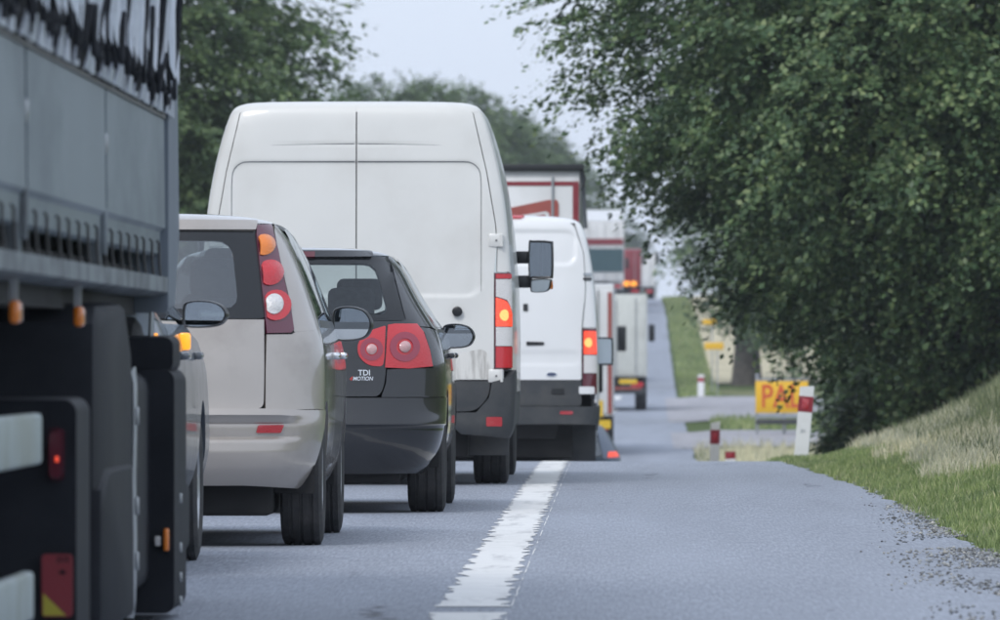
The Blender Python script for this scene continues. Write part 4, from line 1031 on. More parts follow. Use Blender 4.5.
    lens('indicator_lens', [(0, 1.060), (1, 1.060), (1, .935), (0, .935)], 'lens_clear')
    lens('tail_lens', [(0, .930), (1, .930), (1, .79), (0, .79)], 'lens_red')
    bump = B.patch('rear_bumper', [('r', .905, .695), ('u', .78, .775), ('s', .35, .775), ('s', .60, .70), ('s', .58, .40), ('s', .35, .335), ('u', .6, .34), ('r', .70, .36), ('r', .62, .42), ('r', .0, .42), ('r', 0, .485), ('r', .80, .492), ('r', .885, .59)], 'dark_plastic', master, sg, off=.03, thick=.05, du=.04, dz=.04)
    B.patch('reflector', fil([(.865, .462), (.965, .462), (.965, .40), (.865, .40)], .008), 'reflector', bump, sg, off=.035, thick=.012, du=.03)
    obj('mud_flap', BOX(sg * .88 - .13, sg * .88 + .13, .56, .575, .20, .40), 'grey_plastic', master)
    mirror(master, sg * 1.19, 4.55, 1.565, .175, .275, sg, .14, 'black_trim',
           [(-.5, -.44), (-.36, -.5), (.36, -.5), (.5, -.42), (.5, .38), (.40, .48), (-.34, .5), (-.5, .42)], 0)
    mm_ = mirror(master, sg * 1.19, 4.56, 1.375, .15, .095, sg, .13, 'black_trim',
           [(-.5, -.30), (-.40, -.5), (.1, -.5), (.40, -.3), (.5, .3), (.44, .5), (-.44, .5), (-.5, .4)], 0, 'blind_spot_mirror')
    obj('side_indicator', BOX(sg * 1.268 - .012, sg * 1.268 + .012, 4.58, 4.66, 1.35, 1.41, .008), 'lens_amber', master)
    for zz in (1.58, 1.405):
        obj('mirror_arm', BOX(min(sg * .98, sg * 1.13), max(sg * .98, sg * 1.13), 4.60, 4.66, zz - .045, zz + .045, .015), 'black_trim', master)
lk = obj('door_lock', lathe_x(NB(), 0, 0, 0, [(0, .034), (.02, .034), (.024, .026), (.024, .001)], 24)[0], 'black_trim', master)
lk.location = (.675, .005, 1.165); lk.rotation_euler = (0, 0, -math.pi / 2)
B.patch('door_stain', fil([(.55, .86), (.86, .92), (.91, .80), (.91, .715), (.2, .715), (.3, .80)], .05), 'white_paint_dirty', master, off=.006, thick=0, du=.05)
obj('rear_step', BOX(-.62, .62, -.02, .16, .30, .40, .02), 'dark_plastic', master)
obj('rear_axle', tube(NB(), [(-.8, 1.02, .33), (.8, 1.02, .33)], .07, 10), 'underbody', master)
obj('chassis', BOX(-.75, .75, .18, 4.5, .19, .42, .03), 'underbody', master)
obj('number_plate', BOX(-.26, .26, -.045, -.03, .43, .54), 'clean_white', master)

# second van, beyond the crest
STd = 8333 / 105.
tx = px2x(488.5, STd)
trn = thing('low_white_van', 'clean white van with black lower doors standing on the crest', 'van', (tx, STd, float(rz(STd))), 0, slope(STd + 1, STd + 4.6))
B = Body([(.28, .97, .06, .12, 5.6, .5), (.40, 1.015, 0, .13, 5.7, .5), (.6, 1.03, 0, .13, 5.7, .5), (1.0, 1.035, .01, .13, 5.6, .5), (1.34, 1.030, .02, .14, 5.0, .6), (1.6, 1.015, .035, .15, 4.7, .5), (1.86, .99, .06, .16, 4.4, .5),
          (2.08, .955, .09, .17, 4.1, .45), (2.24, .92, .12, .18, 3.9, .45), (2.33, .88, .14, .20, 3.7, .45), (2.375, .82, .17, .22, 3.6, .45), (2.405, .68, .24, .25, 3.5, .45), (2.425, .4, .5, .3, 3.2, .4), (2.432, .05, 1.2, .1, 2.5, .1)], 4., 3.)
D = dict(paint='clean_white', yr=1.0, yf=4.7, R=.345, bump0=.40, side0=.62, cab=3.3, lamp1=1.335, lamp_u=.80, roof0=2.34, track=1.0, tw=.22, floor_top=.95, trim='dark_plastic')
van(trn, B, D)
def td(x, z):
    ax = abs(x)
    v = -.014 * sq(ax, z, .12, .83, 1.94, 2.26, .10, .03)
    return v - .012 * sq(ax, z, .03, .86, .98, 1.10, .05, .05) * .6
for sg in (1, -1):
    door = B.patch('rear_door', fil([(.004, 2.365), (.80, 2.345), (.90, 2.05), (.92, 1.70), (.885, 1.33), (.885, .835), (.004, .835)], [0, .07, .05, .1, .04, .02, 0]), 'clean_white', trn, sg, off=.004, thick=.03, du=.018, dz=.018, disp=td)
    B.patch('door_lower_panel', fil([(.004, .828), (.885, .828), (.885, .60), (.86, .585), (.004, .585)], [0, .01, .01, .02, 0]), 'dark_plastic', door, sg, off=.0, thick=.03)
    B.patch('corner_post', [('r', .82, 2.345), ('r', .912, 2.05), ('r', .932, 1.70), ('r', .90, 1.36), ('r', .895, 1.338), ('u', .72, 1.338), ('u', .70, 2.34)], 'clean_white', trn, sg, thick=.03, du=.02)
    for zz in (1.845, 1.80):
        B.patch('hinge', fil([(.90, zz + .012), (.975, zz + .012), (.975, zz - .012), (.90, zz - .012)], .004), 'steel' if zz > 1.82 else 'black_trim', trn, sg, off=.012, thick=.012, du=.03)
    lamp = B.patch('rear_lamp', [('r', .895, 1.325), ('u', .73, 1.325), ('u', .74, .70), ('r', .895, .70)], 'lens_dark_red', trn, sg, off=.006, thick=.03, du=.04)
    for nm, a, b, m in (('brake_lens', 1.30, 1.08, 'lens_lit'), ('reverse_lens', 1.07, .90, 'lens_clear'), ('tail_lens', .89, .72, 'lens_dark_red')):
        B.patch(nm, [('r', .905, a), ('u', .70, a), ('u', .715, b), ('r', .905, b)], m, lamp, sg, off=.016, thick=.012, du=.03)
    B.patch('bulb_glow', [('u', B.ur(.95, 1.19) + .04 * math.cos(R(a)), 1.19 + .045 * math.sin(R(a))) for a in range(0, 360, 24)], 'lens_glow', lamp, sg, off=.019, thick=.004, du=.03, dz=.03)
    B.patch('lower_hinge', fil([(.86, .77), (1.0, .77), (1.0, .70), (.86, .70)], .012), 'clean_white', trn, sg, off=.02, thick=.02, du=.03)
    B.patch('bumper_side', [('r', .0, .58), ('u', .8, .58), ('s', .6, .60), ('s', .58, .42), ('u', .7, .41), ('r', 0, .41)], 'dark_plastic', trn, sg, off=.03, thick=.05)
    B.patch('reflector', fil([(.68, .535), (.80, .535), (.80, .505), (.68, .505)], .006), 'reflector', trn, sg, off=.036, thick=.01, du=.03)
    obj('mud_flap', BOX(sg * .86 - .16, sg * .86 + .16, .58, .6, .06, .42), 'dark_plastic', trn)
    mirror(trn, sg * 1.105, 4.2, 1.25, .15, .28, sg, .14, 'black_trim', [(-.5, -.44), (-.36, -.5), (.36, -.5), (.5, -.42), (.5, .38), (.40, .48), (-.34, .5), (-.5, .42)], .2)
B.patch('high_brake_light', [('r', .10, 2.40), ('r', .34, 2.395), ('r', .30, 2.375), ('r', .10, 2.38)], 'lens_red', trn, off=.02, thick=.02, du=.03, dz=.01)
B.patch('high_brake_light', [('r', -.10, 2.40), ('r', -.34, 2.395), ('r', -.30, 2.375), ('r', -.10, 2.38)], 'lens_red', trn, off=.02, thick=.02, du=.03, dz=.01)
B.patch('door_handle', fil([(.36, 1.20), (.53, 1.195), (.53, 1.165), (.36, 1.16)], .01), 'black_trim', trn, off=.012, thick=.02, du=.03, dz=.02)
B.patch('door_handle', fil([(.33, 1.56), (.375, 1.56), (.375, 1.49), (.33, 1.49)], .01), 'black_trim', trn, off=.012, thick=.02, du=.03, dz=.02)
em = B.patch('emblem', circ(.60, .885, .055, 24, 'r', .45), 'chrome', trn, off=.012, thick=.01, du=.02, dz=.02)
B.patch('emblem_field', circ(.60, .885, .047, 24, 'r', .40), 'badge_blue', em, off=.015, thick=.004, du=.02, dz=.02)
B.patch('number_plate_light', fil([(.60, .75), (.72, .75), (.72, .70), (.60, .70)], .01), 'black_trim', trn, off=.012, thick=.02, du=.03)
obj('chassis', BOX(-.8, .8, .3, 4.2, .10, .42, .03), 'underbody', trn)
obj('rear_axle', tube(NB(), [(-.8, 1.0, .3), (.8, 1.0, .3)], .08, 10), 'underbody', trn)
# ------------------------------------------------------------------ semi-trailer at the left edge
mat('alu_panel', (.20, .245, .28), .42, .35, var=.06, vscale=1.5, dirt=(.10, .115, .12, .6), dscale=1.4, dlo=.45, dhi=.8, dstretch=(1, .3, 1), bump=.05, bscale=200)
mat('alu_rail', (.22, .25, .275), .5, .4, dirt=(.06, .06, .06, .8), dscale=5, dlo=.4, dhi=.7)
mat('alu_guard', (.36, .42, .42), .45, .3, dirt=(.30, .31, .24, .8), dscale=2.5, dlo=.42, dhi=.7)
mat('tarp_white', (.55, .60, .70), .35, coat=.2, var=.08, vscale=3, dirt=(.13, .14, .17, .8), dscale=4, dlo=.46, dhi=.7)
mat('cord_shadow_black', (.012, .014, .02), .8, var=.4, vscale=40)  # cords and straps, also the shadow sheet behind the hem
mat('truck_black', (.007, .009, .014), .6, spec=.2, dirt=(.03, .034, .042, .6), dscale=3, dlo=.42, dhi=.75)
mat('cab_grey', (.16, .19, .23), .6, var=.04)
mat('plate_red', (.23, .025, .035), .4); mat('plate_yellow', (.42, .36, .04), .4)

FLX = 1.275
trl = thing('semi_trailer', 'lorry trailer with grey drop sides under a laced white tarpaulin, left edge', 'trailer', (-2.775, 20, .004), 0)
y_of = lambda px: 1.5 * F / (VX - px) - 20
edges = [-5.8, -2.3, y_of(25), y_of(105), y_of(165)]
for a, b in zip(edges[:-1], edges[1:]):
    pr = [(FLX - .03, 1.655), (FLX, 1.650), (FLX + .004, 1.29), (FLX - .012, 1.275), (FLX - .016, 1.205), (FLX - .03, 1.195), (FLX - .05, 1.195), (FLX - .05, 1.655)]
    pn = prism_y(NB(), pr, a + .035, b - .035)
    obj('drop_side_panel', pn, 'alu_panel', trl)
    obj('drop_side_panel', prism_y(NB(), [(-x, z) for x, z in pr], a + .035, b - .035), 'alu_panel', trl)
for y in edges[1:]:
    pst = obj('stanchion', BOX(FLX - .06, FLX - .012, y - .03, y + .03, 1.10, 1.70, .008), 'alu_rail', trl)
    obj('latch', BOX(FLX - .014, FLX + .006, y - .018, y + .018, 1.16, 1.30, .006), 'alu_rail', pst)
    obj('latch', BOX(FLX - .014, FLX + .008, y - .014, y + .014, 1.46, 1.52, .006), 'steel', pst)
obj('corner_post', BOX(FLX - .09, FLX + .004, edges[-1] - .03, edges[-1] + .03, 1.08, 3.9, .01), 'alu_panel', trl)
obj('side_rail', prism_y(NB(), [(FLX - .10, 1.06), (FLX - .03, 1.06), (FLX + .012, 1.075), (FLX + .012, 1.125), (FLX - .05, 1.13), (FLX - .10, 1.13)], -5.8, edges[-1]), 'alu_rail', trl)
obj('side_rail', BOX(-FLX, -FLX + .1, -5.8, edges[-1], 1.0, 1.135), 'alu_rail', trl)
for px in (3, 15, 27, 37, 48, 60, 70, 80, 89, 98, 106, 113, 122, 130, 138, 145, 153, 160):
    y = y_of(px)
    hk = NB(); tube(hk, [(FLX - .012, y, 1.245), (FLX - .004, y, 1.235), (FLX - .004, y, 1.17), (FLX + .002, y, 1.12)], .0045, 6)
    obj('tie_hook', hk, 'black_trim', trl)
obj('dark_top_strip', BOX(FLX - .05, FLX + .006, -5.8, edges[-1] - .04, 1.652, 1.672), 'black_trim', trl)  # black strip added over the panel tops to cover their sky reflection
obj('load_floor', BOX(-FLX + .1, FLX - .1, -5.8, edges[-1], 1.0, 1.16), 'underbody', trl)
obj('headboard', BOX(-FLX + .02, FLX - .1, edges[-1] - .02, edges[-1] + .05, 1.1, 3.9), 'alu_rail', trl)
obj('curtain', BOX(-FLX, -FLX + .03, -5.8, edges[-1], 1.66, 3.9), 'tarp_white', trl)
obj('tarpaulin_roof', BOX(-FLX, FLX, -5.8, edges[-1] + .05, 3.9, 3.94), 'tarp_white', trl)
obj('rear_doors', BOX(-FLX, FLX, -5.88, -5.8, 1.1, 3.9), 'tarp_white', trl)
obj('hem_shadow_sheet', BOX(FLX - .075, FLX - .055, -5.8, edges[-1] - .02, 1.64, 2.5), 'cord_shadow_black', trl)  # black sheet added behind the hem so its gaps read as shadow
# tarpaulin: pleated, its hem drawn up into points
rt = random.Random(8); bm = NB(); ys = np.arange(-5.8, edges[-1] + .06, .028); zs = [0, .04, .09, .16, .26, .40, .6, .9, 1.3, 1.9]
prev = None
for y in ys:
    ph = (y + .06 * mnoise.noise((y * 1.3, 0, 0))) / .30 % 1; tri = abs(ph * 2 - 1)
    hem = 1.75 + .20 * tri ** 1.1 + .05 * mnoise.noise((y * 2.1, 5, 0)); col = []
    for dz in zs:
        z = min(3.9, hem + dz); amp = .05 * math.exp(-dz / .6) + .012
        x = FLX + .02 + amp * (.5 - tri) + .02 * mnoise.noise((y * 3, z * 2, 2)) + .035 * math.sin(min(1, (z - 1.7) / 1.6) * math.pi)
        col.append(bm.verts.new((x, y, z)))
    if prev:
        for i in range(len(zs) - 1): bm.faces.new((prev[i], col[i], col[i + 1], prev[i + 1]))
    prev = col
obj('tarpaulin', bm, 'tarp_white', trl)
y = -5.7
while y < edges[-1] - .1:
    wv = rt.uniform(.22, .34); h = rt.uniform(.06, .11)
    pr = [(y, 1.664), (y + wv, 1.664), (y + wv * .62, 1.664 + h), (y + wv * .4, 1.664 + h)]
    bm = NB(); ob = rt.uniform(.0, .03)
    loft(bm, [[(FLX + .012 + ob * (.4 if k < 2 else 1), a, b) for k, (a, b) in enumerate(pr)], [(FLX + .017 + ob * (.4 if k < 2 else 1), a, b) for k, (a, b) in enumerate(pr)]]); obj('hem_flap', bm, 'tarp_white', trl, False); y += wv + rt.uniform(.04, .16)
bm = NB(); y = -5.7; pts = []
k = 0
while y < edges[-1] - .05:
    pts.append((FLX + .02 + rt.uniform(0, .04), y, 1.70 + rt.uniform(0, .03) if k % 2 else 1.86 + rt.uniform(-.05, .10))); y += rt.uniform(.07, .15); k += 1
tube(bm, pts, .008, 5)
for k in range(60):
    y = rt.uniform(-1, edges[-1] - .1); z = rt.uniform(1.74, 1.84); r_ = rt.uniform(.02, .05)
    tube(bm, [(FLX + .03, y + r_ * 1.6 * math.cos(a), z + r_ * math.sin(a)) for a in np.linspace(0, 5.6, 9)], .010, 5)
obj('lacing_cord', bm, 'cord_shadow_black', trl)
for k in range(9):
    y = edges[-1] - .35 - k * .93
    obj('tarpaulin_strap', tube(NB(), [(FLX + .075, y, 2.35), (FLX + .07, y + .02, 2.1), (FLX + .05, y + .06, 1.88), (FLX + .02, y + .05, 1.68)], .012, 5), 'cord_shadow_black', trl)
for px in (23, 86):
    y = y_of(px); mk = obj('side_marker_light', BOX(FLX - .035, FLX - .005, y - .05, y + .05, .945, 1.005, .012), 'lens_amber', trl)
    obj('marker_bracket', BOX(FLX - .035, FLX - .015, y - .012, y + .012, 1.0, 1.06), 'steel', mk)
for z0, z1, px in ((.575, .712, 50), (.17, .30, 42)):
    obj('side_guard', BOX(FLX - .06, FLX - .02, -3.6, y_of(px) - .02, z0, z1, .012), 'alu_guard', trl)
for y in (-3.0, -1.2, y_of(16)):
    obj('guard_post', BOX(FLX - .13, FLX - .065, y - .03, y + .03, .18, 1.0), 'alu_rail', trl)
for y in (-4.6, -3.3):
    for sg in (1, -1): wheel(trl, sg * 1.06, y, .5, .38, .29, sg, 'steel', True)
    obj('axle', tube(NB(), [(-.9, y, .5), (.9, y, .5)], .07, 8), 'underbody', trl)
for sg in (1, -1): obj('chassis_beam', BOX(sg * .45 - .07, sg * .45 + .07, -5.6, edges[-1] - .3, .78, 1.0), 'underbody', trl)

# tractor unit pulling it
trc = thing('truck_tractor', 'black mudguards, steps and grey cab side of the lorry tractor, left edge', 'truck', (-2.775, 22.4, .004), 0)
X = lambda px, s_: (px - VX) / s_ + 2.775
Z = lambda py, s_: EYE - .004 + (VY - py) / s_
Y = lambda s_: F / s_ - 22.4
s1 = 366.
# rear mudguard with the lamp and marker board
fl = rrect(.55, X(78, s1), .0, Z(398, s1), .03); 
obj('rear_mudguard', loft(NB(), [[(x, Y(s1), max(.08, z)) for x, z in rrect(.55, X(76, s1), .08, Z(400, s1), .035)], [(x, Y(s1) + .5, z) for x, z in rrect(.55, X(78, s1), .08, Z(398, s1), .04)]]), 'truck_black', trc)
lp = obj('tail_lamp', loft(NB(), [[(x, Y(s1) - .05, z) for x, z in rrect(X(50, s1), X(61, s1), Z(478, s1), Z(432, s1), .014)], [(x, Y(s1), z) for x, z in rrect(X(46, s1), X(64, s1), Z(482, s1), Z(428, s1), .018)]]), 'lens_dark_red', trc)
obj('bulb', BOX(X(56, s1), X(59.5, s1), Y(s1) - .056, Y(s1) - .048, Z(462, s1), Z(456, s1), .002), 'lens_lit', lp)
mk = obj('marker_board', loft(NB(), [[(x, Y(s1) - .03, z) for x, z in rrect(X(42, s1), X(73, s1), Z(617, s1), Z(554, s1), .012)], [(x, Y(s1) - .02, z) for x, z in rrect(X(42, s1), X(73, s1), Z(617, s1), Z(554, s1), .012)]]), 'plate_red', trc)
bm = NB(); bm.faces.new([bm.verts.new((X(a, s1), Y(s1) - .033, Z(b, s1))) for a, b in ((43.5, 615.5), (67, 615.5), (43.5, 593))]); obj('yellow_corner', bm, 'plate_yellow', mk, False)
bm = NB()
for a, b, c_, d_ in ((58, 557, 69, 558), (58, 557, 59, 563), (68, 557, 69, 563), (60, 560, 67, 561), (59, 572, 67, 573), (61, 570, 65, 574)):
    box(bm, X(a, s1), X(c_, s1), Y(s1) - .0325, Y(s1) - .031, Z(d_, s1), Z(b, s1))
obj('printed_marks', bm, 'truck_black', mk, False)
# tall wheel cover behind
s2, s3 = 345., 322.
oxr = X(97, s2)
pr = [(Y(s2), .06), (Y(s2), Z(322, s2)), (Y(s2) + .12, Z(304, s2)), (Y(s3) - .35, Z(303, s3)), (Y(s3), Z(350, s3)), (Y(s3) + .05, Z(395, s3)), (Y(s3) - .05, .3), (Y(s3) - .12, .06)]
def shell(bm, pr, x0, x1, c_=.05):
    cy = sum(p[0] for p in pr) / len(pr); cz = sum(p[1] for p in pr) / len(pr)
    loft(bm, [[(x0, y, z) for y, z in pr], [(x1 - c_, y, z) for y, z in pr], [(x1 - c_ * .3, y + (cy - y) * .015, z + (cz - z) * .02) for y, z in pr], [(x1, y + (cy - y) * .06, z + (cz - z) * .07) for y, z in pr]])
    return bm
obj('wheel_cover', shell(NB(), pr, .62, oxr + .0), 'truck_black', trc)
pr2 = [(Y(s2) - .01, .06), (Y(s2) - .01, Z(510, s2)), (Y(s2) + .02, Z(490, s2)), (Y(s2) + .3, Z(470, s2)), (Y(s3) - .2, Z(470, s2)), (Y(s3) - .12, .06)]
obj('wheel_cover_flange', shell(NB(), pr2, .9, oxr + .018, .03), 'truck_black', trc)
for sg in (1, -1):
    wheel(trc, sg * 1.02, Y(s2) + .85, .5, .34, .29, sg, 'steel', True)
    wheel(trc, sg * 1.0, 6.1, .5, .32, .29, sg, 'steel', True)
obj('wheel_cover', BOX(-1.25, -.62, Y(s2), Y(s3), .5, 1.0, .05), 'truck_black', trc)
# aluminium tank edge and the black fairing of the cab
s4, s5 = 316., 306.
obj('fuel_tank', loft(NB(), [[(x, Y(s4), z) for x, z in rrect(.5, X(134, s4), .10, Z(372, s4), .06)], [(x, Y(s4) + .9, z) for x, z in rrect(.5, X(134, s4), .10, Z(372, s4), .06)]]), 'truck_black', trc)
bm = NB(); tube(bm, [(X(px, s4), Y(s4) - .01, Z(py, s4)) for px, py in ((129, 374), (132, 368), (133, 385), (133, 430), (132, 480), (133, 540), (132, 600), (130, 618))], .013, 8)
obj('tank_strap', bm, 'steel', trc)
for py in (415, 505, 560):
    obj('strap_clip', BOX(X(134, s4), X(139, s4), Y(s4) - .02, Y(s4), Z(py + 10, s4), Z(py - 8, s4), .004), 'steel', trc)
obj('side_marker_light', BOX(X(127.5, s4), X(131, s4), Y(s4) - .04, Y(s4) - .02, Z(546, s4), Z(534, s4), .004), 'lens_amber', trc)
obj('cab_fairing', loft(NB(), [[(x, Y(s5), z) for x, z in rrect(.4, X(174, s5), .02, Z(370, s5), .035)], [(x, Y(s5) + .7, z) for x, z in rrect(.4, X(175, s5), .02, Z(368, s5), .05)]]), 'truck_black', trc)
obj('air_intake', loft(NB(), [[(x, Y(s5) + .05, z) for x, z in rrect(.8, X(172, s5), Z(372, s5), Z(337, s5), .03)], [(x, Y(s5) + .5, z) for x, z in rrect(.8, X(172, s5), Z(372, s5), Z(335, s5), .03)]]), 'truck_black', trc)
lm = obj('corner_marker_light', BOX(X(164, s5), X(169.5, s5), Y(s5) - .05, Y(s5) - .002, Z(551, s5), Z(528, s5), .006), 'lens_amber', trc)
obj('lamp_base', BOX(X(155, s5), X(161, s5), Y(s5) - .03, Y(s5) - .002, Z(546, s5), Z(536, s5), .004), 'lens_clear', lm)
s6 = 287.
obj('cab_step', loft(NB(), [[(x, Y(s6), z) for x, z in rrect(.9, X(181, s6), .16, Z(486, s6), .05)], [(x, Y(s6) + .5, z) for x, z in rrect(.9, X(182, s6), .16, Z(480, s6), .05)]]), 'truck_black', trc)
for py in (500, 550, 580, 604):
    obj('step_bolt', BOX(X(173.5, s5), X(177, s5), Y(s5) + .3, Y(s5) + .33, Z(py + 5, s5), Z(py - 5, s5), .004), 'steel', trc)
s7 = 292.
cabp = [(1.13, Z(285, s7)), (1.20, Z(296, s7)), (1.215, 1.3), (1.20, 2.6), (1.05, 3.1), (-1.05, 3.1), (-1.2, 2.6), (-1.215, 1.3), (-1.2, .95), (-1.0, .6), (1.0, .6), (1.12, .80)]
cab = obj('cab', loft(NB(), [[(x * .97, Y(s7), z) for x, z in cabp], [(x, Y(s7) + .05, z) for x, z in cabp], [(x, Y(s7) + 1.35, z) for x, z in cabp], [(x * .93, Y(s7) + 1.5, z) for x, z in cabp]]), 'cab_grey', trc)
obj('side_deflector', loft(NB(), [[(x, Y(300), z) for x, z in rrect(1.12, X(168, 300), Z(313, 300), 2.9, .02)], [(x, Y(290), z) for x, z in rrect(1.12, X(175, 290), Z(310, 290), 2.9, .03)]]), 'cab_grey', trc)
obj('deflector_arm', tube(NB(), [(X(150, 303), Y(303), Z(338, 303)), (X(151, 303), Y(303), Z(312, 303))], .008, 6), 'steel', trc)
obj('suspension_rail', BOX(-.5, .5, .1, 6.6, .5, .75), 'underbody', trc)
obj('catwalk', BOX(-1.1, 1.1, 3.0, Y(s7), .85, .92), 'underbody', trc)

# ------------------------------------------------------------------ lorries further up the queue
mat('lorry_white', (.72, .73, .74), .45, var=.05, dirt=(.35, .34, .32, .6), dscale=1.5, dlo=.48, dhi=.8)
mat('lorry_cream', (.60, .62, .58), .5, var=.05, dirt=(.36, .36, .33, .5), dscale=1.2)
mat('lorry_grey', (.30, .33, .38), .5, var=.08)
mat('lorry_red', (.22, .02, .03), .45, var=.1)
mat('brick_red', (.33, .075, .06), .5, var=.08)
mat('sand_print', (.55, .33, .2), .5)
mat('teal', (.035, .085, .10), .5, var=.08)
mat('lime_green', (.22, .36, .10), .5)
mat('deep_blue', (.05, .09, .25), .5)
mat('plate_bright_yellow', (.75, .50, .03), .4)
def lorry(name, label, d, pxr, wd, H, L_, paint, side=None, base=.95, grp='lorries in the queue'):
    x = px2x(pxr, d) - wd / 2
    r_ = thing(name, label, 'lorry', (x, d, float(rz(d)) + .004), -float(cshift(d + 5) - cshift(d)) / 5 * .5, slope(d + 1, d + 6), grp)
    h = wd / 2
    obj('box_body', BOX(-h, h, 0.02, L_, base, H, .03), paint, r_)
    if side:
        for sg in (1, -1): obj('side_curtain', BOX(sg * h - .006, sg * h + .006, .15, L_ - .1, base + .1, H - .12), side, r_)
    for sg in (1, -1):
        fr = obj('rear_door', BOX(min(sg * .012, sg * (h - .07)), max(sg * .012, sg * (h - .07)), -.015, .03, base + .06, H - .12, .008), paint, r_)
        for q in (.3, .75):
            obj('lock_rod', tube(NB(), [(sg * h * q, -.035, base + .02), (sg * h * q, -.035, H - .1)], .016, 6), 'steel', fr)
        for y in (L_ * .25, L_ * .25 + 1.25, L_ - .4) if L_ > 8 else (L_ * .3, L_ - .3):
            wheel(r_, sg * (h - .17), y, .48, .32, .28, sg, 'steel', True)
        lp_ = obj('rear_lamp', BOX(sg * (h - .28) - .17, sg * (h - .28) + .17, -.03, .02, base - .28, base - .15, .01), 'lens_red', r_)
    obj('rear_bar', BOX(-h + .05, h - .05, -.02, .1, .48, .62, .02), 'dark_plastic', r_)
    obj('chassis', BOX(-.5, .5, .1, L_ + .3, .55, base, .02), 'underbody', r_)
    obj('number_plate', BOX(-.26, .26, -.04, -.025, base - .26, base - .15), 'clean_white', r_)
    cb = obj('cab', BOX(-h + .06, h - .06, L_ + .35, L_ + 2.2, .5, min(H - .3, 3.0), .12, 3), paint, r_)
    for sg in (1, -1): obj('cab_mirror', BOX(sg * (h + .15) - .09, sg * (h + .15) + .09, L_ + 1.9, L_ + 2.0, 1.9, 2.4, .02), 'black_trim', cb)
    return r_
# red framed white trailer
d1 = 97.
a = lorry('curtain_lorry', 'white trailer with dark red frame and red print, beyond the low white van', d1, 580, 2.55, 3.99, 11, 'lorry_white', 'lorry_white', 1.05)
h = 1.275
obj('roof_cover', BOX(-h - .02, h + .045, -.06, 11, 3.95, 4.03, .012), 'black_trim', a)
obj('frame_band', BOX(-h + .03, h - .02, -.022, -.002, 3.78, 3.83), 'lorry_red', a)
for sg in (1, -1): obj('frame_band', BOX(min(sg * (h - .015), sg * (h - .085)), max(sg * (h - .015), sg * (h - .085)), -.026, -.004, 1.1, 3.83), 'lorry_red', a)
s_ = F / d1; ax = a.location.x; az_ = a.location.z
def onrear(pts, y, m, nm):
    bm = NB(); loft(bm, [[((px - VX) / s_ - ax, y, EYE + (VY - py) / s_ - az_) for px, py in pts], [((px - VX) / s_ - ax, y + .012, EYE + (VY - py) / s_ - az_) for px, py in pts]])
    return obj(nm, bm, m, a, False)
onrear([(440, 236), (440, 222), (548, 199.5), (557, 199.5), (558.5, 203), (558.5, 236)], -.034, 'brick_red', 'printed_panel')
onrear([(440, 236), (440, 228), (546, 211), (549, 213), (549, 236)], -.038, 'lorry_white', 'printed_outline')
onrear([(440, 236), (440, 231), (544, 214), (546, 216), (546, 236)], -.042, 'brick_red', 'printed_inner')
obj('corner_strap', tube(NB(), [(h + .03, -.03, 3.97), (h + .06, -.02, 3.85), (h + .01, -.02, 3.72)], .012, 6), 'black_trim', a)
# two lorries in the dip
b_ = lorry('box_lorry', 'white box lorry with red edge strips low in the dip', 158., 613.5, 2.3, 3.25, 6, 'lorry_white', 'lorry_grey', .75)
for sg in (1,): obj('marking_strip', BOX(1.04, 1.12, -.02, -.002, .8, 3.1), 'brick_red', b_)
obj('marking_plate', BOX(.70, .95, -.04, -.02, .74, 1.05), 'plate_bright_yellow', b_)
obj('marking_plate', BOX(.80, 1.1, -.06, -.03, .52, .68), 'plate_bright_yellow', b_)
c1 = lorry('box_lorry', 'pale cream box lorry, rightmost one on the far slope', 232., 647, 2.45, 3.25, 7, 'lorry_cream', 'lorry_cream', .95)
obj('marking_plate', BOX(.45, .95, -.06, -.03, .76, .88), 'plate_bright_yellow', c1)
obj('marking_strip', BOX(.2, 1.05, -.05, -.03, .60, .66), 'brick_red', c1)
# lorries higher on the hill
t3 = lorry('box_lorry', 'white lorry with a red band and dark teal doors on the hill', 385., 624, 2.5, 4.3, 7, 'lorry_white', 'lorry_white', 1.5)
obj('roof_spoiler', prism_x(NB(), [(0, 4.3), (3, 4.3), (3, 4.75), (2.4, 4.78)], -1.1, 1.2), 'lorry_white', t3)
obj('red_band', BOX(-1.22, 1.22, -.06, -.045, 3.2, 3.48), 'lorry_red', t3)
obj('teal_panel', BOX(-1.22, 1.22, -.06, -.045, 1.95, 3.03), 'teal', t3)
t4 = lorry('box_lorry', 'low white lorry with blue and green tail panels on the hill', 290., 623, 2.3, 2.75, 5, 'lorry_white', 'lorry_white', .9)
obj('green_panel', BOX(.30, 1.08, -.06, -.045, 2.0, 2.5), 'lime_green', t4)
obj('blue_panel', BOX(-1.1, .25, -.06, -.045, 2.0, 2.25), 'deep_blue', t4)
t5 = lorry('red_lorry', 'dark red lorry with an orange lamp near the hilltop', 400., 641, 2.4, 2.7, 6, 'lorry_red', 'lorry_red', .95)
for q in (-.5, .0, .5, .85): obj('beacon', BOX(q - .14, q + .14, -.06, -.03, .98, 1.2, .02), 'lens_lit_amber', t5)
t6 = lorry('box_lorry', 'small white lorry at the very top of the hill', 425., 655, 1.9, 2.3, 5, 'lorry_white', 'lorry_white', .6)

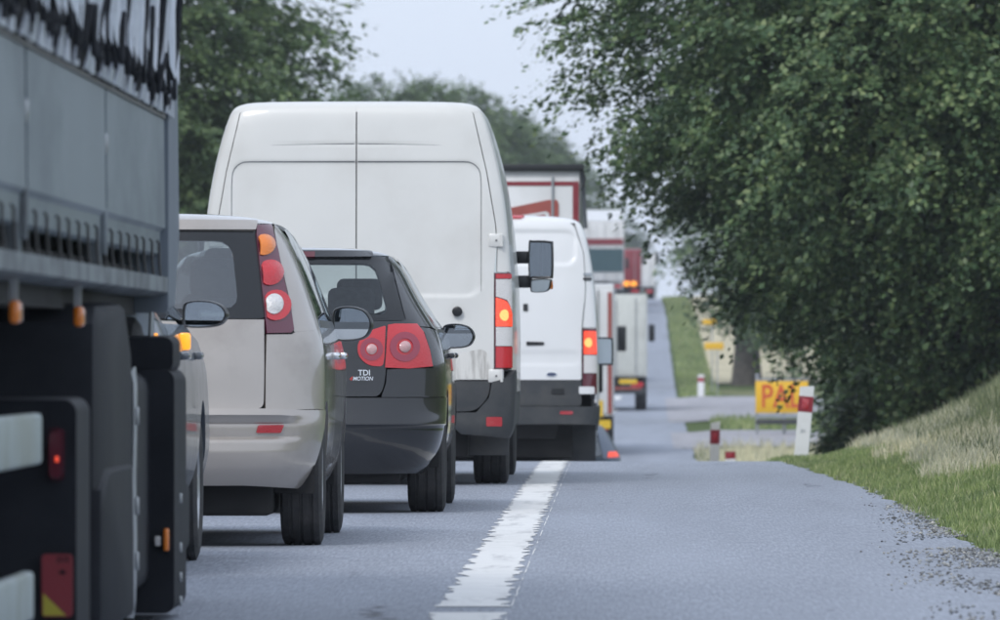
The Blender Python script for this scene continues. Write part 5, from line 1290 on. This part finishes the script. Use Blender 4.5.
# small grey-blue car in the dip
mat('blue_grey_paint', (.10, .13, .18), .3, .4, coat=1.)
sd_ = 112.
bc = thing('small_hatchback', 'small blue grey car low behind the crest, beside the low white van', 'car', (px2x(623, sd_) - .86, sd_, float(rz(sd_)) + .004), 0, slope(sd_ + .8, sd_ + 3.4))
Bc = Body([(.2, .72, .1, .3, 3.6, .5), (.42, .83, 0, .32, 3.75, .5), (.6, .85, 0, .33, 3.75, .5), (.85, .85, .05, .34, 3.4, .6), (.95, .83, .07, .34, 3.0, .6), (1.2, .72, .22, .32, 2.6, .5), (1.36, .62, .36, .3, 2.3, .45), (1.42, .55, .42, .3, 2.1, .4), (1.45, .35, .6, .3, 1.9, .4), (1.46, .05, 1., .1, 1.5, .1)], 3., 3.)
def band(nm, z0, z1, m, off=0.):
    bm = NB(); us_ = np.linspace(-3, 3, 80)[:-1]; zz = np.linspace(z0, z1, 7); gr = []
    for z in zz: gr.append([bm.verts.new(Bc.S(u, z) + Bc.N(u, z) * off) for u in us_])
    for a_, b2 in zip(gr[:-1], gr[1:]):
        for i in range(len(us_)): bm.faces.new((a_[i], a_[(i + 1) % len(us_)], b2[(i + 1) % len(us_)], b2[i]))
    return bm
obj('body', band('body', .2, .97, 'blue_grey_paint'), 'blue_grey_paint', bc)
rf = band('roof', 1.36, 1.46, 'blue_grey_paint'); bmesh.ops.holes_fill(rf, edges=[e for e in rf.edges if e.is_boundary and e.verts[0].co.z > 1.45]); obj('roof', rf, 'blue_grey_paint', bc)
obj('window_band', band('w', .96, 1.37, 'gloss_black', -.004), 'glass_side', bc)
obj('cabin', BOX(-.6, .6, .5, 2.5, .3, .95), 'interior', bc)
for sg in (1, -1):
    Bc.patch('pillar', [('r', .50, 1.38), ('u', .9, 1.38), ('u', .95, .95), ('r', .60, .95)], 'blue_grey_paint', bc, sg, off=.004)
    Bc.patch('rear_lamp', [('r', .66, 1.05), ('u', .72, 1.06), ('u', .75, .99), ('r', .65, .98)], 'lens_lit', bc, sg, off=.012)
    for y in (.65, 3.0): wheel(bc, sg * .74, y, .3, .19, .19, sg)
Bc.patch('rear_window', fil([(-.47, 1.36), (.47, 1.36), (.58, 1.0), (-.58, 1.0)], .05), 'glass_tint', bc, off=.006, thick=0)
Bc.patch('number_plate', fil([(-.26, .74), (.26, .74), (.26, .63), (-.26, .63)], .01), 'clean_white', bc, off=.01)

# ------------------------------------------------------------------ guide posts and signs
mat('post_white', (.74, .75, .76), .5, var=.04, dirt=(.45, .45, .42, .5), dscale=4, dlo=.5, dhi=.8)
mat('post_red', (.26, .02, .035), .4)
mat('sign_yellow', (.78, .46, .02), .45, var=.04); mat('sign_red', (.60, .09, .03), .45)
def guide_post(label, px, d, H, lean, wd=.12, b0=.33, b1=.15):
    x = px2x(px, d); z = float(gz(x, d)) - .02
    p = thing('guide_post', label, 'guide post', (x, d, z), 0, 0, 'guide posts along the verge'); p.rotation_euler = (0, lean, R(-6))
    h = wd / 2
    def sec(a, b): return [(xx * a, yy * a * .62, b) for xx, yy in ((-h, -h), (h, -h), (h * 1.0, h * .2), (h * .45, h), (-h * .45, h), (-h, h * .2))]
    obj('post', loft(NB(), [sec(1, 0), sec(1, H - .045), [(xx, yy, H - .045 + (xx + h) / wd * .02) for xx, yy, _ in sec(1, 0)]]), 'post_white', p)
    bd_ = obj('red_band', loft(NB(), [sec(1.04, H - b0), sec(1.04, H - b1)]), 'post_red', p)
    obj('reflector', BOX(-h * .5, h * .5, -h * .66 - .006, -h * .66 + .004, H - b0 + .03, H - b1 - .03, .004), 'reflector', bd_)
    return p
g1 = guide_post('tall white guide post with red band, leaning, in front of the yellow sign', 800, 80, 1.0, R(5), .135)
H1 = px2z(383, 80) - g1.location.z; g1.scale = (1, 1, H1)
text_mesh('21', .05, (0, -.047, .45), (math.pi / 2, 0, 0), 'lorry_grey', g1, 'lettering', .001)
g2 = guide_post('white guide post with red top band by the junction, left of the yellow sign', 712.5, 108, 1.0, R(1.5), .12, .22, .10)
g2.scale = (1, 1, px2z(418, 108) - g2.location.z)
g3 = guide_post('small far guide post on the verge beyond the side road', 701, 262, 1.0, 0, .2)
g3.scale = (1, 1, max(.5, px2z(374, 262) - g3.location.z))
g4 = guide_post('low guide post showing only its red band above the crest', 733, 118, 1.0, R(-2), .14, .12, .03)
g4.scale = (1, 1, px2z(449, 118) - g4.location.z)
# yellow advertising board
sdn = 178.; s_ = F / sdn
sx0, sx1 = px2x(755.5, sdn), px2x(808, sdn); sz0, sz1 = px2z(413, sdn), px2z(381, sdn)
base_z = float(gz((sx0 + sx1) / 2, sdn))
sg_ = thing('advertising_board', 'yellow roadside board with red letters half hidden by leaves', 'sign', ((sx0 + sx1) / 2, sdn, base_z), R(-4))
wd = (sx1 - sx0) / 2
obj('panel', BOX(-wd, wd, -.012, .012, sz0 - base_z, sz1 - base_z, .004), 'sign_yellow', sg_)
text_mesh('PAL', .70, (-.02, -.016, (sz0 + sz1) / 2 - base_z - .01), (math.pi / 2, 0, 0), 'sign_red', sg_, 'lettering', .002, sx=.74)
for x in (-wd + .03, 0.05, wd - .05): obj('post', BOX(x - .035, x + .035, .014, .07, -.3, sz1 - base_z + (.16 if x < -.3 else .04)), 'steel', sg_)
obj('top_rail', BOX(-wd, wd, -.01, .03, sz1 - base_z + .01, sz1 - base_z + .05), 'steel', sg_)
obj('skirt', BOX(-wd + .04, wd, -.01, .03, sz0 - base_z - .10, sz0 - base_z - .035), 'lorry_grey', sg_)
obj('foot_beam', BOX(-wd + .02, wd, -.25, .25, sz0 - base_z - .24, sz0 - base_z - .13, .02), 'dark_plastic', sg_)
# two yellow direction signs among the branches
for lab, px, py, w2, h2 in (('upper small yellow direction sign among the branches', 709, 322, 13, 5), ('lower small yellow direction sign among the branches', 714, 346, 19, 7)):
    d = 268. if py < 330 else 264.; s_ = F / d; x = px2x(px, d); zb = float(gz(x, d))
    q = thing('direction_sign', lab, 'sign', (x, d, zb), 0, 0, 'small yellow signs at the far junction')
    zc = px2z(py, d) - zb
    obj('panel', BOX(-w2 / 2 / s_, w2 / 2 / s_, -.02, .02, zc - h2 / 2 / s_, zc + h2 / 2 / s_, .005), 'sign_yellow', q)
    obj('post', tube(NB(), [(.1, .06, -.2), (.1, .06, zc + h2 / 2 / s_)], .022, 8), 'steel', q)

# ------------------------------------------------------------------ air
bm = BOX(-700, 700, -120, 900, -4, 27)
hz = obj('haze', bm, 'haze' if 'haze' in MATS else mat('haze', (1, 1, 1)), None, False)
m = MATS['haze']; n = m.node_tree.nodes; n.clear()
o = n.new('ShaderNodeOutputMaterial'); v = n.new('ShaderNodeVolumePrincipled')
v.inputs['Color'].default_value = (.86, .91, 1, 1); v.inputs['Density'].default_value = .00034; v.inputs['Anisotropy'].default_value = .2
m.node_tree.links.new(v.outputs[0], o.inputs['Volume'])
hz['kind'] = 'stuff'; hz['label'] = 'thin pale summer haze over the road'; hz['category'] = 'haze'
